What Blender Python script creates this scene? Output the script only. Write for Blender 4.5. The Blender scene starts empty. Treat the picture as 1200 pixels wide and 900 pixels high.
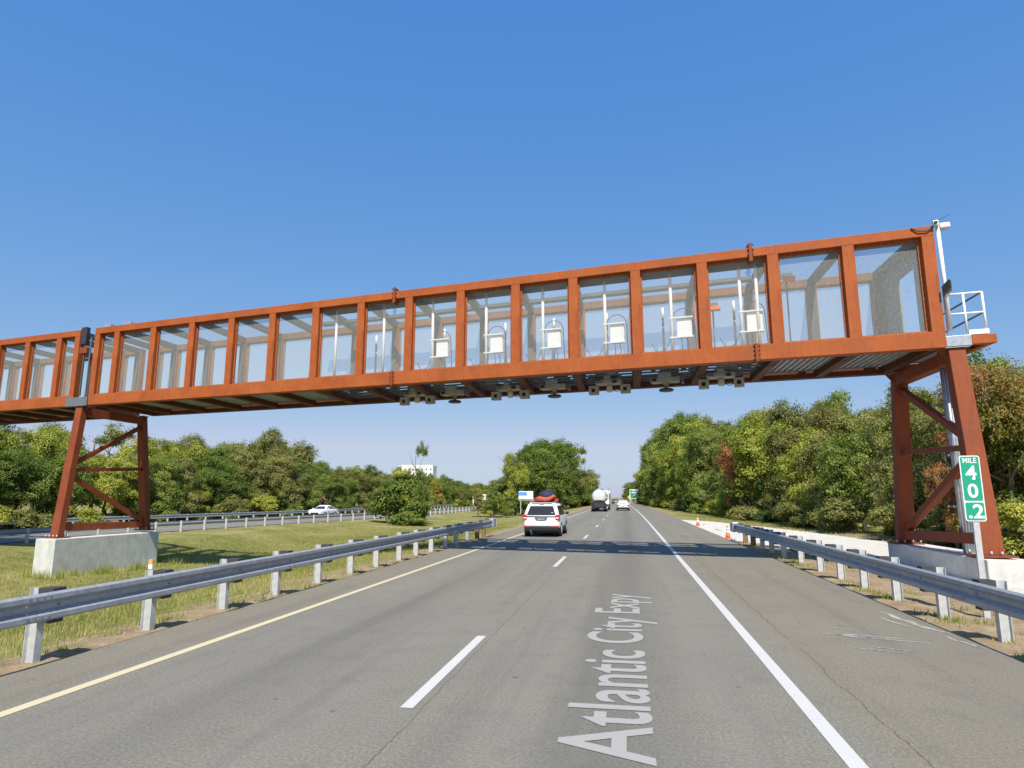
import bpy, math, random
import numpy as np
from mathutils import Vector, Matrix

scene = bpy.context.scene
C = scene.collection
R = math.radians

# ------------------------------------------------------------------ camera
TH, PH, HC = R(9.926), R(9.925), 1.8536
cam_d = bpy.data.cameras.new("camera")
cam_d.sensor_width = 36.0
cam_d.lens = 760.0 / 1200.0 * 36.0
cam_d.clip_start, cam_d.clip_end = 0.1, 6000
cam = bpy.data.objects.new("camera", cam_d)
cam.location = (0, 0, HC)
cam.rotation_euler = (R(90) + TH, 0, PH)
C.objects.link(cam)
scene.camera = cam

# ------------------------------------------------------------------ sky, sun, exposure
SUN_EL, SUN_AZ = R(52.0), R(168.0)          # azimuth measured from +Y towards +X
world = bpy.data.worlds.new("World")
scene.world = world
world.use_nodes = True
wn, wl = world.node_tree.nodes, world.node_tree.links
bg = wn["Background"]
sky = wn.new("ShaderNodeTexSky")
sky.sky_type = 'NISHITA'
sky.sun_disc = False
sky.sun_elevation = SUN_EL
sky.sun_rotation = SUN_AZ
sky.altitude = 0
sky.air_density = 1.0
sky.dust_density = 0.5
sky.ozone_density = 8.0
# overall colour grade of the sky (same for every direction): clear saturated blue
sep, com = wn.new("ShaderNodeSeparateColor"), wn.new("ShaderNodeCombineColor")
wl.new(sky.outputs[0], sep.inputs[0])
for i, (gain, gam) in enumerate(((0.95, 1.0), (1.5, 0.56), (3.48, 0.19))):
    pw = wn.new("ShaderNodeMath"); pw.operation = 'POWER'; pw.inputs[1].default_value = gam
    ml = wn.new("ShaderNodeMath"); ml.operation = 'MULTIPLY'; ml.inputs[1].default_value = gain
    wl.new(sep.outputs[i], pw.inputs[0]); wl.new(pw.outputs[0], ml.inputs[0]); wl.new(ml.outputs[0], com.inputs[i])
    if i == 0:
        mn = wn.new("ShaderNodeMath"); mn.operation = 'MINIMUM'; mn.inputs[1].default_value = 3.45
        wl.new(ml.outputs[0], mn.inputs[0]); wl.new(mn.outputs[0], com.inputs[0])
wl.new(com.outputs[0], bg.inputs[0])
bg.inputs[1].default_value = 0.10

sun_d = bpy.data.lights.new("sun", 'SUN')
sun_d.energy = 4.2
sun_d.angle = R(0.53)
sun_d.color = (1.0, 0.94, 0.84)
sun = bpy.data.objects.new("sun", sun_d)
to_sun = Vector((math.sin(SUN_AZ) * math.cos(SUN_EL), math.cos(SUN_AZ) * math.cos(SUN_EL), math.sin(SUN_EL)))
sun.rotation_euler = to_sun.to_track_quat('Z', 'Y').to_euler()
sun.location = (0, -30, 40)
C.objects.link(sun)

scene.view_settings.view_transform = 'Standard'
scene.view_settings.look = 'None'
scene.view_settings.gamma = 1.0
scene.view_settings.use_curve_mapping = False
scene.view_settings.exposure = 0.65
scene.cycles.transparent_max_bounces = 16
scene.cycles.max_bounces = 6

# ------------------------------------------------------------------ helpers
def tag(o, label=None, cat=None, group=None, kind=None):
    if label: o["label"] = label
    if cat: o["category"] = cat
    if group: o["group"] = group
    if kind: o["kind"] = kind
    return o

def empty(name, loc=(0, 0, 0), rz=0.0, label=None, cat=None, group=None):
    o = bpy.data.objects.new(name, None)
    o.empty_display_size = 0.3
    o.location = loc
    o.rotation_euler = (0, 0, rz)
    C.objects.link(o)
    return tag(o, label, cat, group)

class MB:
    """collects shapes, builds ONE mesh object"""
    def __init__(s): s.v = []; s.f = []; s.sm = []
    def add(s, vs, fs, smooth=False):
        n = len(s.v)
        s.v += [tuple(p) for p in vs]
        for q in fs:
            s.f.append(tuple(i + n for i in q)); s.sm.append(smooth)
        return s
    def box(s, c, d, M=None):
        x, y, z = d[0] / 2, d[1] / 2, d[2] / 2
        vs = [Vector(p) for p in [(-x,-y,-z),(x,-y,-z),(x,y,-z),(-x,y,-z),(-x,-y,z),(x,-y,z),(x,y,z),(-x,y,z)]]
        if M is not None: vs = [M @ p for p in vs]
        vs = [p + Vector(c) for p in vs]
        return s.add(vs, [(3,2,1,0),(4,5,6,7),(0,1,5,4),(1,2,6,5),(2,3,7,6),(3,0,4,7)])
    def bb(s, x0, x1, y0, y1, z0, z1):
        return s.box(((x0+x1)/2, (y0+y1)/2, (z0+z1)/2), (abs(x1-x0), abs(y1-y0), abs(z1-z0)))
    def bar(s, a, b, w, h, up=(0, 0, 1)):
        a, b = Vector(a), Vector(b)
        d = (b - a); L = d.length; d.normalize()
        u = Vector(up)
        sx = d.cross(u)
        if sx.length < 1e-4: sx = d.cross(Vector((1, 0, 0)))
        sx.normalize(); sz = sx.cross(d)
        M = Matrix((sx, d, sz)).transposed()
        return s.box((a + b) / 2, (w, L, h), M)
    def tube(s, pts, rad, n=8, cap=True):
        pts = [Vector(p) for p in pts]
        if not isinstance(rad, (list, tuple)): rad = [rad] * len(pts)
        rings = []; base = len(s.v); prev = None
        for i, p in enumerate(pts):
            d = (pts[min(i+1, len(pts)-1)] - pts[max(i-1, 0)])
            if d.length < 1e-7: d = Vector((0, 0, 1))
            d.normalize()
            if prev is None:
                a = d.orthogonal().normalized()
            else:
                a = prev - d * prev.dot(d)
                a = a.normalized() if a.length > 1e-6 else d.orthogonal().normalized()
            prev = a; b = d.cross(a)
            for k in range(n):
                t = 2 * math.pi * k / n
                s.v.append(tuple(p + (a * math.cos(t) + b * math.sin(t)) * rad[i]))
        for i in range(len(pts) - 1):
            for k in range(n):
                q = (base+i*n+k, base+i*n+(k+1) % n, base+(i+1)*n+(k+1) % n, base+(i+1)*n+k)
                s.f.append(q); s.sm.append(True)
        if cap:
            s.f.append(tuple(base + k for k in reversed(range(n)))); s.sm.append(False)
            e = base + (len(pts)-1) * n
            s.f.append(tuple(e + k for k in range(n))); s.sm.append(False)
        return s
    def lathe(s, prof, n=20, c=(0, 0, 0)):
        base = len(s.v)
        for r, z in prof:
            for k in range(n):
                t = 2 * math.pi * k / n
                s.v.append((c[0] + r*math.cos(t), c[1] + r*math.sin(t), c[2] + z))
        for i in range(len(prof)-1):
            for k in range(n):
                s.f.append((base+i*n+k, base+i*n+(k+1) % n, base+(i+1)*n+(k+1) % n, base+(i+1)*n+k)); s.sm.append(True)
        s.f.append(tuple(base+k for k in reversed(range(n)))); s.sm.append(False)
        s.f.append(tuple(base+(len(prof)-1)*n+k for k in range(n))); s.sm.append(False)
        return s
    def prism(s, poly, axis, a, b):
        """polygon extruded along an axis: axis 'x': poly is (y,z); 'y': (x,z); 'z': (x,y)"""
        def P(p, t):
            return (t, p[0], p[1]) if axis == 'x' else (p[0], t, p[1]) if axis == 'y' else (p[0], p[1], t)
        n = len(poly)
        vs = [P(p, a) for p in poly] + [P(p, b) for p in poly]
        fs = [tuple(reversed(range(n))), tuple(range(n, 2*n))]
        fs += [(i, (i+1) % n, n+(i+1) % n, n+i) for i in range(n)]
        return s.add(vs, fs)
    def mesh(s, name, mat=None):
        m = bpy.data.meshes.new(name)
        m.from_pydata(s.v, [], s.f)
        m.polygons.foreach_set("use_smooth", s.sm)
        m.update()
        if mat is not None: m.materials.append(mat)
        return m
    def build(s, name, mat=None, parent=None, loc=None, bevel=0.0):
        m = s.mesh(name, mat)
        o = link(name, m, parent)
        if loc is not None: o.location = loc
        if bevel > 0:
            md = o.modifiers.new("bevel", 'BEVEL'); md.width = bevel; md.segments = 2
            md.limit_method = 'ANGLE'; md.angle_limit = R(40)
        return o

def link(name, mesh, parent=None, loc=None, rz=None):
    o = bpy.data.objects.new(name, mesh)
    C.objects.link(o)
    if parent is not None: o.parent = parent
    if loc is not None: o.location = loc
    if rz is not None: o.rotation_euler = (0, 0, rz)
    return o

def copy_tree(o, parent=None):
    c = o.copy(); C.objects.link(c); c.parent = parent
    for ch in o.children: copy_tree(ch, c)
    return c

def bend(y):
    """gentle left-hand curve of the carriageway far ahead"""
    t = max(0.0, y - 40.0)
    return -6.8e-5 * t * t if y < 200 else -6.8e-5 * 160 * 160 - 0.02176 * (y - 200)

def lin(r, g, b):
    f = lambda c: c / 12.92 if c <= 0.04045 else ((c + 0.055) / 1.055) ** 2.4
    return (f(r / 255), f(g / 255), f(b / 255), 1)

# ------------------------------------------------------------------ materials
class NT:
    def __init__(s, name):
        s.m = bpy.data.materials.new(name); s.m.use_nodes = True
        s.n, s.l = s.m.node_tree.nodes, s.m.node_tree.links
        s.p = s.n["Principled BSDF"]; s.out = s.n["Material Output"]
    def N(s, t, **kw):
        nd = s.n.new("ShaderNode" + t)
        for k, v in kw.items():
            if k in nd.inputs: nd.inputs[k].default_value = v
            else: setattr(nd, k, v)
        return nd
    def L(s, a, b): s.l.new(a, b)
    def coord(s, kind="Object", scale=(1, 1, 1)):
        tc = s.N("TexCoord"); mp = s.N("Mapping"); mp.inputs["Scale"].default_value = scale
        s.L(tc.outputs[kind], mp.inputs[0]); return mp.outputs[0]
    def noise(s, vec, sc, det=4, rough=.6):
        nd = s.N("TexNoise"); nd.inputs["Scale"].default_value = sc
        nd.inputs["Detail"].default_value = det; nd.inputs["Roughness"].default_value = rough
        s.L(vec, nd.inputs["Vector"]); return nd.outputs[0]
    def ramp(s, fac, stops):
        r = s.N("ValToRGB"); e = r.color_ramp.elements
        while len(e) < len(stops): e.new(0.5)
        for el, (p, c) in zip(e, stops):
            el.position = p; el.color = c if len(c) == 4 else (*c, 1)
        s.L(fac, r.inputs[0]); return r.outputs[0]
    def mix(s, fac, a, b, mode='MIX'):
        m = s.N("Mix", data_type='RGBA', blend_type=mode)
        for i, v in ((0, fac), (6, a), (7, b)):
            if hasattr(v, "links") or hasattr(v, "is_linked"): s.L(v, m.inputs[i])
            else: m.inputs[i].default_value = v if i == 0 or len(v) == 4 else (*v, 1)
        return m.outputs[2]
    def math(s, op, a, b=None, clamp=False):
        m = s.N("Math", operation=op); m.use_clamp = clamp
        for i, v in ((0, a), (1, b)):
            if v is None: continue
            if hasattr(v, "is_linked"): s.L(v, m.inputs[i])
            else: m.inputs[i].default_value = v
        return m.outputs[0]
    def bump(s, h, st=.3, dist=.02):
        b = s.N("Bump"); b.inputs["Strength"].default_value = st; b.inputs["Distance"].default_value = dist
        s.L(h, b.inputs["Height"]); s.L(b.outputs[0], s.p.inputs["Normal"])
    def base(s, c, rough=.7, metal=0., spec=.5):
        if hasattr(c, "is_linked"): s.L(c, s.p.inputs["Base Color"])
        else: s.p.inputs["Base Color"].default_value = c if len(c) == 4 else (*c, 1)
        if hasattr(rough, "is_linked"): s.L(rough, s.p.inputs["Roughness"])
        else: s.p.inputs["Roughness"].default_value = rough
        s.p.inputs["Metallic"].default_value = metal
        s.p.inputs["Specular IOR Level"].default_value = spec
        return s.m

def simple(name, c, rough=.6, metal=0., var=.15, sc=6., spec=.5):
    t = NT(name); v = t.coord()
    n = t.noise(v, sc, 5)
    d = tuple(max(0, x*(1-var)) for x in c); u = tuple(min(1, x*(1+var)) for x in c)
    return t.base(t.ramp(n, [(.3, d), (.7, u)]), rough, metal, spec)

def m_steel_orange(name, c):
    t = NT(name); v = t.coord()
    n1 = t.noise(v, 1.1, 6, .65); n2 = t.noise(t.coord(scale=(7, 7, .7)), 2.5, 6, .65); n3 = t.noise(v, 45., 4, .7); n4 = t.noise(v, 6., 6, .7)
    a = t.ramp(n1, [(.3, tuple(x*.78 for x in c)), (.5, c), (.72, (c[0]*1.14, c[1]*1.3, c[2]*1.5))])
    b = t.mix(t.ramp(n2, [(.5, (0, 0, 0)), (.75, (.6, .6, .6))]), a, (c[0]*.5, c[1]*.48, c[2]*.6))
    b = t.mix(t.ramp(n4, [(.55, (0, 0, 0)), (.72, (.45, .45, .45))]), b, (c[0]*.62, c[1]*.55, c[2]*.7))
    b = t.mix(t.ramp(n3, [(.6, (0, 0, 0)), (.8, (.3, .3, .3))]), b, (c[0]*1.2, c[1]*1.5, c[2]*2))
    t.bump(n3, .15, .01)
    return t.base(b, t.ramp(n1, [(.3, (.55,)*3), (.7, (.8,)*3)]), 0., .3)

def m_galv(name, c=(.42, .46, .5), rough=.45, metal=.55):
    t = NT(name); v = t.coord()
    n = t.noise(v, 9., 4); w = t.noise(t.coord(scale=(1, 1, 1)), 1.1, 3)
    a = t.ramp(n, [(.35, tuple(x*.85 for x in c)), (.65, tuple(x*1.1 for x in c))])
    b = t.mix(t.ramp(w, [(.5, (0, 0, 0)), (.75, (.3, .3, .3))]), a, (c[0]*.7, c[1]*.68, c[2]*.64))
    return t.base(b, rough, metal)

def m_mesh(name, share, c):
    """fine perforated sheet: a share of it is metal, the rest is open"""
    t = NT(name); v = t.coord()
    vo = t.N("TexVoronoi"); vo.inputs["Scale"].default_value = 26.; t.L(v, vo.inputs["Vector"])
    n = t.noise(v, 20., 3, .75)
    f = t.math('ADD', t.math('MULTIPLY', vo.outputs[0], .14), t.math('MULTIPLY', n, .24))
    f = t.math('ADD', f, share - .17, True)
    df = t.N("BsdfDiffuse"); df.inputs[0].default_value = (*c, 1)
    tr = t.N("BsdfTransparent"); mx = t.N("MixShader")
    t.L(f, mx.inputs[0]); t.L(tr.outputs[0], mx.inputs[1]); t.L(df.outputs[0], mx.inputs[2])
    t.L(mx.outputs[0], t.out.inputs[0])
    return t.m

def m_asphalt(name):
    t = NT(name)
    uv = t.N("TexCoord").outputs["UV"]
    sep = t.N("SeparateXYZ"); t.L(uv, sep.inputs[0])
    U, V = sep.outputs[0], sep.outputs[1]
    fine = t.noise(uv, 34., 5, .75)
    med = t.noise(uv, 7., 4)
    big = t.noise(uv, .35, 4)
    mp = t.N("Mapping"); mp.inputs["Scale"].default_value = (1.6, .05, 1); t.L(uv, mp.inputs[0])
    streak = t.noise(mp.outputs[0], 1., 4)
    lane = t.ramp(fine, [(.26, (.11, .103, .082)), (.5, (.193, .181, .147)), (.74, (.31, .295, .25))])
    shold = t.ramp(fine, [(.28, (.12, .107, .078)), (.5, (.2, .18, .137)), (.72, (.3, .275, .215))])
    wob = t.math('ADD', U, t.math('MULTIPLY', t.math('SUBTRACT', med, .5), .05))
    isR = t.math('GREATER_THAN', wob, 1.86)
    isL = t.math('LESS_THAN', wob, -5.62)
    sh = t.math('ADD', isR, isL, True)
    c = t.mix(sh, lane, shold)
    # darker oil band down the middle of each lane, worn wheel paths beside it
    def band(center, w):
        d = t.math('ABSOLUTE', t.math('SUBTRACT', U, center))
        return t.math('SUBTRACT', 1., t.math('DIVIDE', d, w), True)
    oil = t.math('ADD', band(-.1, .75), t.math('MULTIPLY', band(-3.75, .75), .5))
    wheel = t.math('ADD', t.math('ADD', band(-1.05, .42), band(.85, .42)), t.math('ADD', band(-4.7, .42), band(-2.8, .42)))
    c = t.mix(t.math('MULTIPLY', wheel, .22), c, (.225, .215, .185))
    oil = t.math('MULTIPLY', oil, t.math('MULTIPLY', streak, .7))
    c = t.mix(oil, c, (.06, .06, .058))
    c = t.mix(t.ramp(big, [(.4, (0, 0, 0)), (.68, (.35, .35, .35))]), c, (.15, .146, .132))
    c = t.mix(t.ramp(streak, [(.52, (0, 0, 0)), (.72, (.28, .28, .28))]), c, (.07, .07, .066))
    # longitudinal joints and cracks
    cw = t.noise(uv, 1.7, 5, .7)
    def crack(center, amp, w, lo, hi):
        uu = t.math('ADD', U, t.math('MULTIPLY', t.math('SUBTRACT', cw, .5), amp))
        d = t.math('ABSOLUTE', t.math('SUBTRACT', uu, center))
        return t.math('MULTIPLY', t.math('LESS_THAN', d, w), t.math('GREATER_THAN', t.noise(uv, .8, 2), .3))
    ck = t.math('ADD', crack(2.05, .2, .008, 0, 0), crack(-1.86, .16, .006, 0, 0), True)
    c = t.mix(t.math('MULTIPLY', ck, .5), c, (.035, .034, .03))
    # scattered oil drops, tar spots and pale aggregate
    sp = t.N('TexVoronoi'); sp.inputs['Scale'].default_value = 1.3; t.L(uv, sp.inputs['Vector'])
    c = t.mix(t.math('MULTIPLY', t.math('LESS_THAN', t.math('ADD', sp.outputs[0], t.math('MULTIPLY', med, .12)), .1), .5), c, (.05, .049, .045))
    pg = t.noise(uv, 70., 2, .5)
    c = t.mix(t.ramp(pg, [(.66, (0, 0, 0)), (.74, (.5, .5, .5))]), c, (.34, .33, .29))
    bl = t.noise(uv, 1.9, 6, .7)
    c = t.mix(t.ramp(bl, [(.52, (0, 0, 0)), (.7, (.3, .3, .3))]), c, (.1, .097, .085))
    # scuffed chalky patches on the right shoulder
    mp2 = t.N("Mapping"); mp2.inputs["Scale"].default_value = (1.2, 4.5, 1); mp2.inputs["Rotation"].default_value = (0, 0, .5); t.L(uv, mp2.inputs[0])
    ch = t.ramp(t.noise(mp2.outputs[0], 2.6, 6, .7), [(.62, (0, 0, 0)), (.7, (.45, .45, .45))])
    c = t.mix(t.math('MULTIPLY', t.math('MULTIPLY', ch, t.math('GREATER_THAN', U, 2.6)), t.math('GREATER_THAN', t.noise(uv, .27, 2), .5)), c, (.3, .28, .25))
    t.bump(fine, .6, .012)
    return t.base(c, .85, 0., .25)

def m_paint(name, c, wear=.5):
    t = NT(name); v = t.coord()
    n = t.noise(v, 30., 5, .75); b = t.noise(v, 1.5, 3)
    f = t.ramp(t.math('ADD', n, t.math('MULTIPLY', b, .35)), [(wear-.08, (1, 1, 1)), (wear+.06, (0, 0, 0))])
    t.bump(n, .3, .006)
    return t.base(t.mix(f, c, (.165, .158, .132)), .6, 0., .3)

def m_ground(name):
    t = NT(name); v = t.coord()
    at = t.N("Attribute"); at.attribute_name = "sand"
    n1 = t.noise(v, .22, 5); n2 = t.noise(v, 2.2, 5); n3 = t.noise(v, 22., 4, .7)
    mixn = t.math('ADD', t.math('MULTIPLY', n1, .5), t.math('MULTIPLY', n2, .5))
    gr = t.ramp(mixn, [(.36, (.13, .145, .04)), (.47, (.22, .215, .068)), (.55, (.32, .275, .11)), (.64, (.38, .3, .155))])
    gr = t.mix(t.ramp(n3, [(.3, (.6, .6, .6)), (.62, (0, 0, 0))]), gr, (.09, .1, .026))
    sn = t.ramp(t.math('ADD', t.math('MULTIPLY', n2, .6), t.math('MULTIPLY', n3, .4)), [(.32, (.19, .135, .078)), (.5, (.3, .225, .14)), (.68, (.4, .315, .21))])
    f = t.math('ADD', at.outputs["Fac"], t.math('MULTIPLY', t.math('SUBTRACT', t.noise(v, 1.4, 5, .7), .5), 1.5))
    f = t.ramp(f, [(.42, (0, 0, 0)), (.6, (1, 1, 1))])
    f = t.math('MULTIPLY', f, t.math('GREATER_THAN', at.outputs["Fac"], .02))
    t.bump(t.math('ADD', n3, n2), .7, .05)
    return t.base(t.mix(f, gr, sn), .95, 0., .1)

def m_concrete(name, c, stain=.35):
    t = NT(name); v = t.coord()
    n = t.noise(v, 3., 6, .65); k = t.noise(t.coord(scale=(2.5, 2.5, .35)), 2.2, 5); g = t.noise(v, 45., 3)
    a = t.ramp(n, [(.3, tuple(x*.8 for x in c)), (.7, tuple(min(1, x*1.1) for x in c))])
    b = t.mix(t.ramp(k, [(.5, (0, 0, 0)), (.78, (stain,)*3)]), a, (c[0]*.5, c[1]*.5, c[2]*.45))
    t.bump(t.math('ADD', n, g), .25, .01)
    return t.base(b, .9, 0., .2)

def m_leaf(name, stops, trans=.36):
    t = NT(name)
    at = t.N("Attribute"); at.attribute_name = "tint"
    oi = t.N("ObjectInfo")
    f = t.math('ADD', at.outputs["Fac"], t.math('MULTIPLY', t.math('SUBTRACT', oi.outputs["Random"], .5), .3), True)
    c = t.ramp(f, stops)
    df = t.N("BsdfDiffuse"); tl = t.N("BsdfTranslucent"); gl = t.N("BsdfGlossy"); gl.inputs["Roughness"].default_value = .45
    gl.inputs[0].default_value = (.8, .85, .8, 1)
    t.L(c, df.inputs[0]); t.L(t.mix(1., c, (1.0, 1.15, .6), 'MULTIPLY'), tl.inputs[0])
    m1 = t.N("MixShader"); m1.inputs[0].default_value = trans; t.L(df.outputs[0], m1.inputs[1]); t.L(tl.outputs[0], m1.inputs[2])
    m2 = t.N("MixShader"); m2.inputs[0].default_value = .012; t.L(m1.outputs[0], m2.inputs[1]); t.L(gl.outputs[0], m2.inputs[2])
    t.L(m2.outputs[0], t.out.inputs[0])
    return t.m

def m_glass(name, c=(.02, .025, .03)):
    t = NT(name); t.base(c, .06, 0., .6); return t.m

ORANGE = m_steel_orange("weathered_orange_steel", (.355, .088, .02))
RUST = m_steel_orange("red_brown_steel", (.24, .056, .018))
INNER = simple("shade_grey_steel", (.085, .088, .08), .7)  # dark grey standing in for shade on the frames inside the gantry
UNDER = m_steel_orange("shade_brown_steel", (.105, .034, .016))  # orange steel with the underside's shade put into the colour
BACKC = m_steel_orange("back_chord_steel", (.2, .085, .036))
ROOFG = simple("roof_sheet_grey", (.2, .205, .19), .7)
BOLTM = simple("bolt_grey", (.5, .5, .48), .5)
RAIL = m_galv("guardrail_steel", (.35, .375, .41), .45, .25)
GALV = m_galv("galvanised_steel")
GALVD = m_galv("dull_galvanised_steel", (.2, .22, .24), .55, .4)
GALVP = m_galv("pale_galvanised_post", (.56, .58, .58), .5, .3)
MESH = m_mesh("perforated_sheet", .215, (.54, .57, .54))
MESHR = m_mesh("perforated_roof_sheet", .13, (.5, .53, .54))
DECK = simple("deck_sheet", (.32, .34, .35), .5, .4)
ASPHALT = m_asphalt("worn_asphalt")
WHITEP = m_paint("white_road_paint", (.52, .515, .49), .52)
YELP = m_paint("yellow_road_paint", (.56, .49, .31), .5)
SMEAR = m_paint("worn_white_smear", (.5, .49, .46), .66)
TEXTP = m_paint("pale_overlay_lettering", (.335, .33, .305), .5)
GROUND = m_ground("grass_and_soil")
CONC = m_concrete("weathered_concrete", (.6, .61, .57), .4)
CONCN = m_concrete("new_concrete", (.6, .59, .55), .15)
def m_stone(name):
    t = NT(name); v = t.coord()
    f1 = t.noise(v, 26., 5, .8); f2 = t.noise(v, 1.6, 5, .7); f3 = t.noise(t.coord(scale=(2.2, .25, 1)), 1.4, 4)
    a = t.ramp(f1, [(.3, (.36, .34, .3)), (.5, (.58, .56, .51)), (.7, (.72, .7, .65))])
    b = t.mix(t.ramp(f2, [(.48, (0, 0, 0)), (.7, (.45, .45, .45))]), a, (.42, .36, .28))
    b = t.mix(t.ramp(f3, [(.5, (0, 0, 0)), (.68, (.35, .35, .35))]), b, (.44, .4, .33))
    t.bump(f1, .8, .03)
    return t.base(b, .95, 0., .1)
PADM = m_stone("pale_crushed_stone")
WHITE = simple("white_coating", (.78, .78, .75), .45, var=.05)
WHITEC = simple("white_car_paint", (.8, .8, .8), .25, var=.02)
BEIGE = simple("grey_bracket", (.37, .36, .33), .5)
BLUEG = simple("blue_grey_housing", (.32, .38, .46), .5)
DARK = simple("dark_equipment", (.035, .036, .04), .5)
BLACK = simple("black_plastic", (.015, .015, .017), .5)
RUBBER = simple("tyre_rubber", (.02, .02, .02), .85)
GLASS = m_glass("dark_glass")
SIGNG = simple("sign_green", (.012, .33, .2), .4, var=.05)
SIGNW = simple("sign_white", (.82, .84, .82), .4, var=.03)
SIGNY = simple("sign_yellow", (.75, .55, .05), .5, var=.05)
SIGNB = simple("sign_blue", (.12, .3, .7), .45, var=.05)
RED = simple("red_lens", (.5, .02, .02), .25, var=.1)
ORNGC = simple("cone_orange", (.8, .16, .04), .5, var=.08)
WOOD = simple("treated_wood", (.2, .12, .06), .85, var=.4, sc=14)
BLOCK = simple("dark_blockout", (.05, .05, .055), .7)
BARK = simple("bark", (.13, .1, .075), .95, var=.45, sc=9)
NAVY = simple("navy_cloth", (.02, .025, .06), .8)
REDC = simple("red_orange_cloth", (.48, .075, .035), .7)
TANK = simple("polished_tank", (.78, .78, .76), .22, .35, var=.05)
CHROME = simple("chrome", (.6, .6, .6), .2, .9, var=.05)
PLATE = simple("licence_plate", (.6, .6, .5), .5)
LEAF = {
 'green': m_leaf("leaf_green", [(.05, (0.058, 0.090, 0.020)), (.4, (0.149, 0.211, 0.044)), (.75, (0.276, 0.322, 0.070)), (1, (0.434, 0.409, 0.107))]),
 'dark': m_leaf("leaf_dark", [(.05, (0.043, 0.069, 0.022)), (.45, (0.107, 0.159, 0.044)), (.8, (0.197, 0.248, 0.064)), (1, (0.319, 0.333, 0.107))]),
 'olive': m_leaf("leaf_olive", [(.05, (0.079, 0.084, 0.025)), (.4, (0.196, 0.209, 0.059)), (.75, (0.311, 0.300, 0.099)), (1, (0.444, 0.379, 0.164))]),
 'light': m_leaf("leaf_light", [(.05, (0.130, 0.161, 0.025)), (.4, (0.305, 0.344, 0.058)), (.75, (0.475, 0.452, 0.088)), (1, (0.570, 0.544, 0.133))]),
 'yellow': m_leaf("leaf_yellow", [(.05, (0.133, 0.119, 0.028)), (.4, (0.334, 0.278, 0.059)), (.75, (0.467, 0.358, 0.088)), (1, (0.570, 0.477, 0.133))]),
 'rust': m_leaf("leaf_rust", [(.05, (0.124, 0.099, 0.041)), (.3, (0.266, 0.199, 0.072)), (.55, (0.444, 0.199, 0.083)), (.8, (0.570, 0.240, 0.105)), (1, (0.570, 0.338, 0.149))]),
 'orange': m_leaf("leaf_orange", [(.05, (0.289, 0.090, 0.044)), (.5, (0.570, 0.159, 0.074)), (1, (0.570, 0.278, 0.119))]),
 'brown': m_leaf("leaf_brown", [(.05, (0.156, 0.099, 0.059)), (.5, (0.334, 0.199, 0.119)), (1, (0.467, 0.300, 0.177))]),
}
LEAF['tan'] = m_leaf('leaf_tan', [(.05, (0.074, 0.073, 0.025)), (.4, (0.193, 0.193, 0.059)), (.65, (0.296, 0.253, 0.088)), (.85, (0.430, 0.266, 0.119)), (1, (0.490, 0.291, 0.158))])
LEAF['mixed'] = m_leaf("leaf_mixed", [(.05, (.08, .1, .02)), (.35, (.17, .19, .04)), (.55, (.28, .2, .05)), (.75, (.42, .19, .06)), (1, (.46, .24, .08))])

# ------------------------------------------------------------------ ground and roads
def xin(y):  # inner guardrail line of the opposite carriageway
    t = min(1, max(0, (y - 35) / 50)); t = t*t*(3 - 2*t)
    return -31.6 + 4.2*t + (bend(y) if y > 40 else 0)

_L = [(-200, .6), (-60, 0.0), (-46, -.4), (-43.5, -.52), (-29, -.53), (-27, -.6), (-24, -.92), (-20, -1.1), (-16, -.95), (-11, -.5), (-8.5, -.16), (-7.2, -.03), (-6.7, -.015)]
_R = [(4.5, -.015), (5.3, -.03), (7, -.1), (10, -.1), (13, -.02), (20, .05), (200, .6)]
_ox = [a for a, b in _L] + [-6.5, 4.4] + [a for a, b in _R]
_oz = [b for a, b in _L] + [-.05, -.05] + [b for a, b in _R]
def gz(x, y):
    o = x - bend(y)
    return float(np.interp(o, _ox, _oz))

xs = np.concatenate([[-2500, -1200, -600, -300, -150, -100], np.arange(-75, -45, 3.), np.arange(-45, -24, 1.), np.arange(-24, -6, .4),
                     [-6, -5, -3, 0, 2, 3.5], np.arange(4, 14, .3), np.arange(14, 30, 1.5), [35, 45, 60, 100, 200, 500, 1200, 2500]])
ys = np.concatenate([[-120, -60, -30, -15], np.arange(-5, 50, .6), np.arange(50, 120, 2.), np.arange(120, 260, 6.), [280, 320, 400, 550, 800, 1300, 2000, 3500]])
rg = random.Random(3)
gv, gs = [], []
for y in ys:
    for x in xs:
        X = x + bend(y) if abs(x) < 250 else x
        near = abs(x) < 50 and -6 < y < 120
        z = gz(X, y)
        o = X - bend(y)
        if near and not (-7.0 < o < 5.0) and not (-44 < o < -28.4): z += rg.uniform(-.03, .03)
        gv.append((X, y, z))
        s = 0.
        if o > 4.3:
            s = .95 if y < 33 else max(.0, .95 - (y - 33) / 22)
            if o > 12.0 + .02*y: s *= .55
            if y > 33 and o < 6: s = max(s, .55)
        if -8.5 < o < -6: s = max(s, .62 * (1 - max(0, (-7.3 - o)) / 1.2))
        if -29.5 < o - (xin(y) + 28) < -27.4 and y < 130: s = max(s, .5)
        if y > 45 and -9 < o < -6.3: s = max(s, .5)
        if -30 < o < -9 and 30 < y < 90: s = max(s, .22)
        gs.append(s)
nx = len(xs)
gf = [(j*nx+i, j*nx+i+1, (j+1)*nx+i+1, (j+1)*nx+i) for j in range(len(ys)-1) for i in range(nx-1)]
gm = bpy.data.meshes.new("ground"); gm.from_pydata(gv, [], gf); gm.materials.append(GROUND)
ga = gm.attributes.new("sand", 'FLOAT', 'POINT'); ga.data.foreach_set("value", np.array(gs, 'f'))
gm.polygons.foreach_set("use_smooth", [True]*len(gf))
tag(link("ground", gm), "grassy ground with sandy verges and a shallow median dip", kind="structure")

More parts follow.
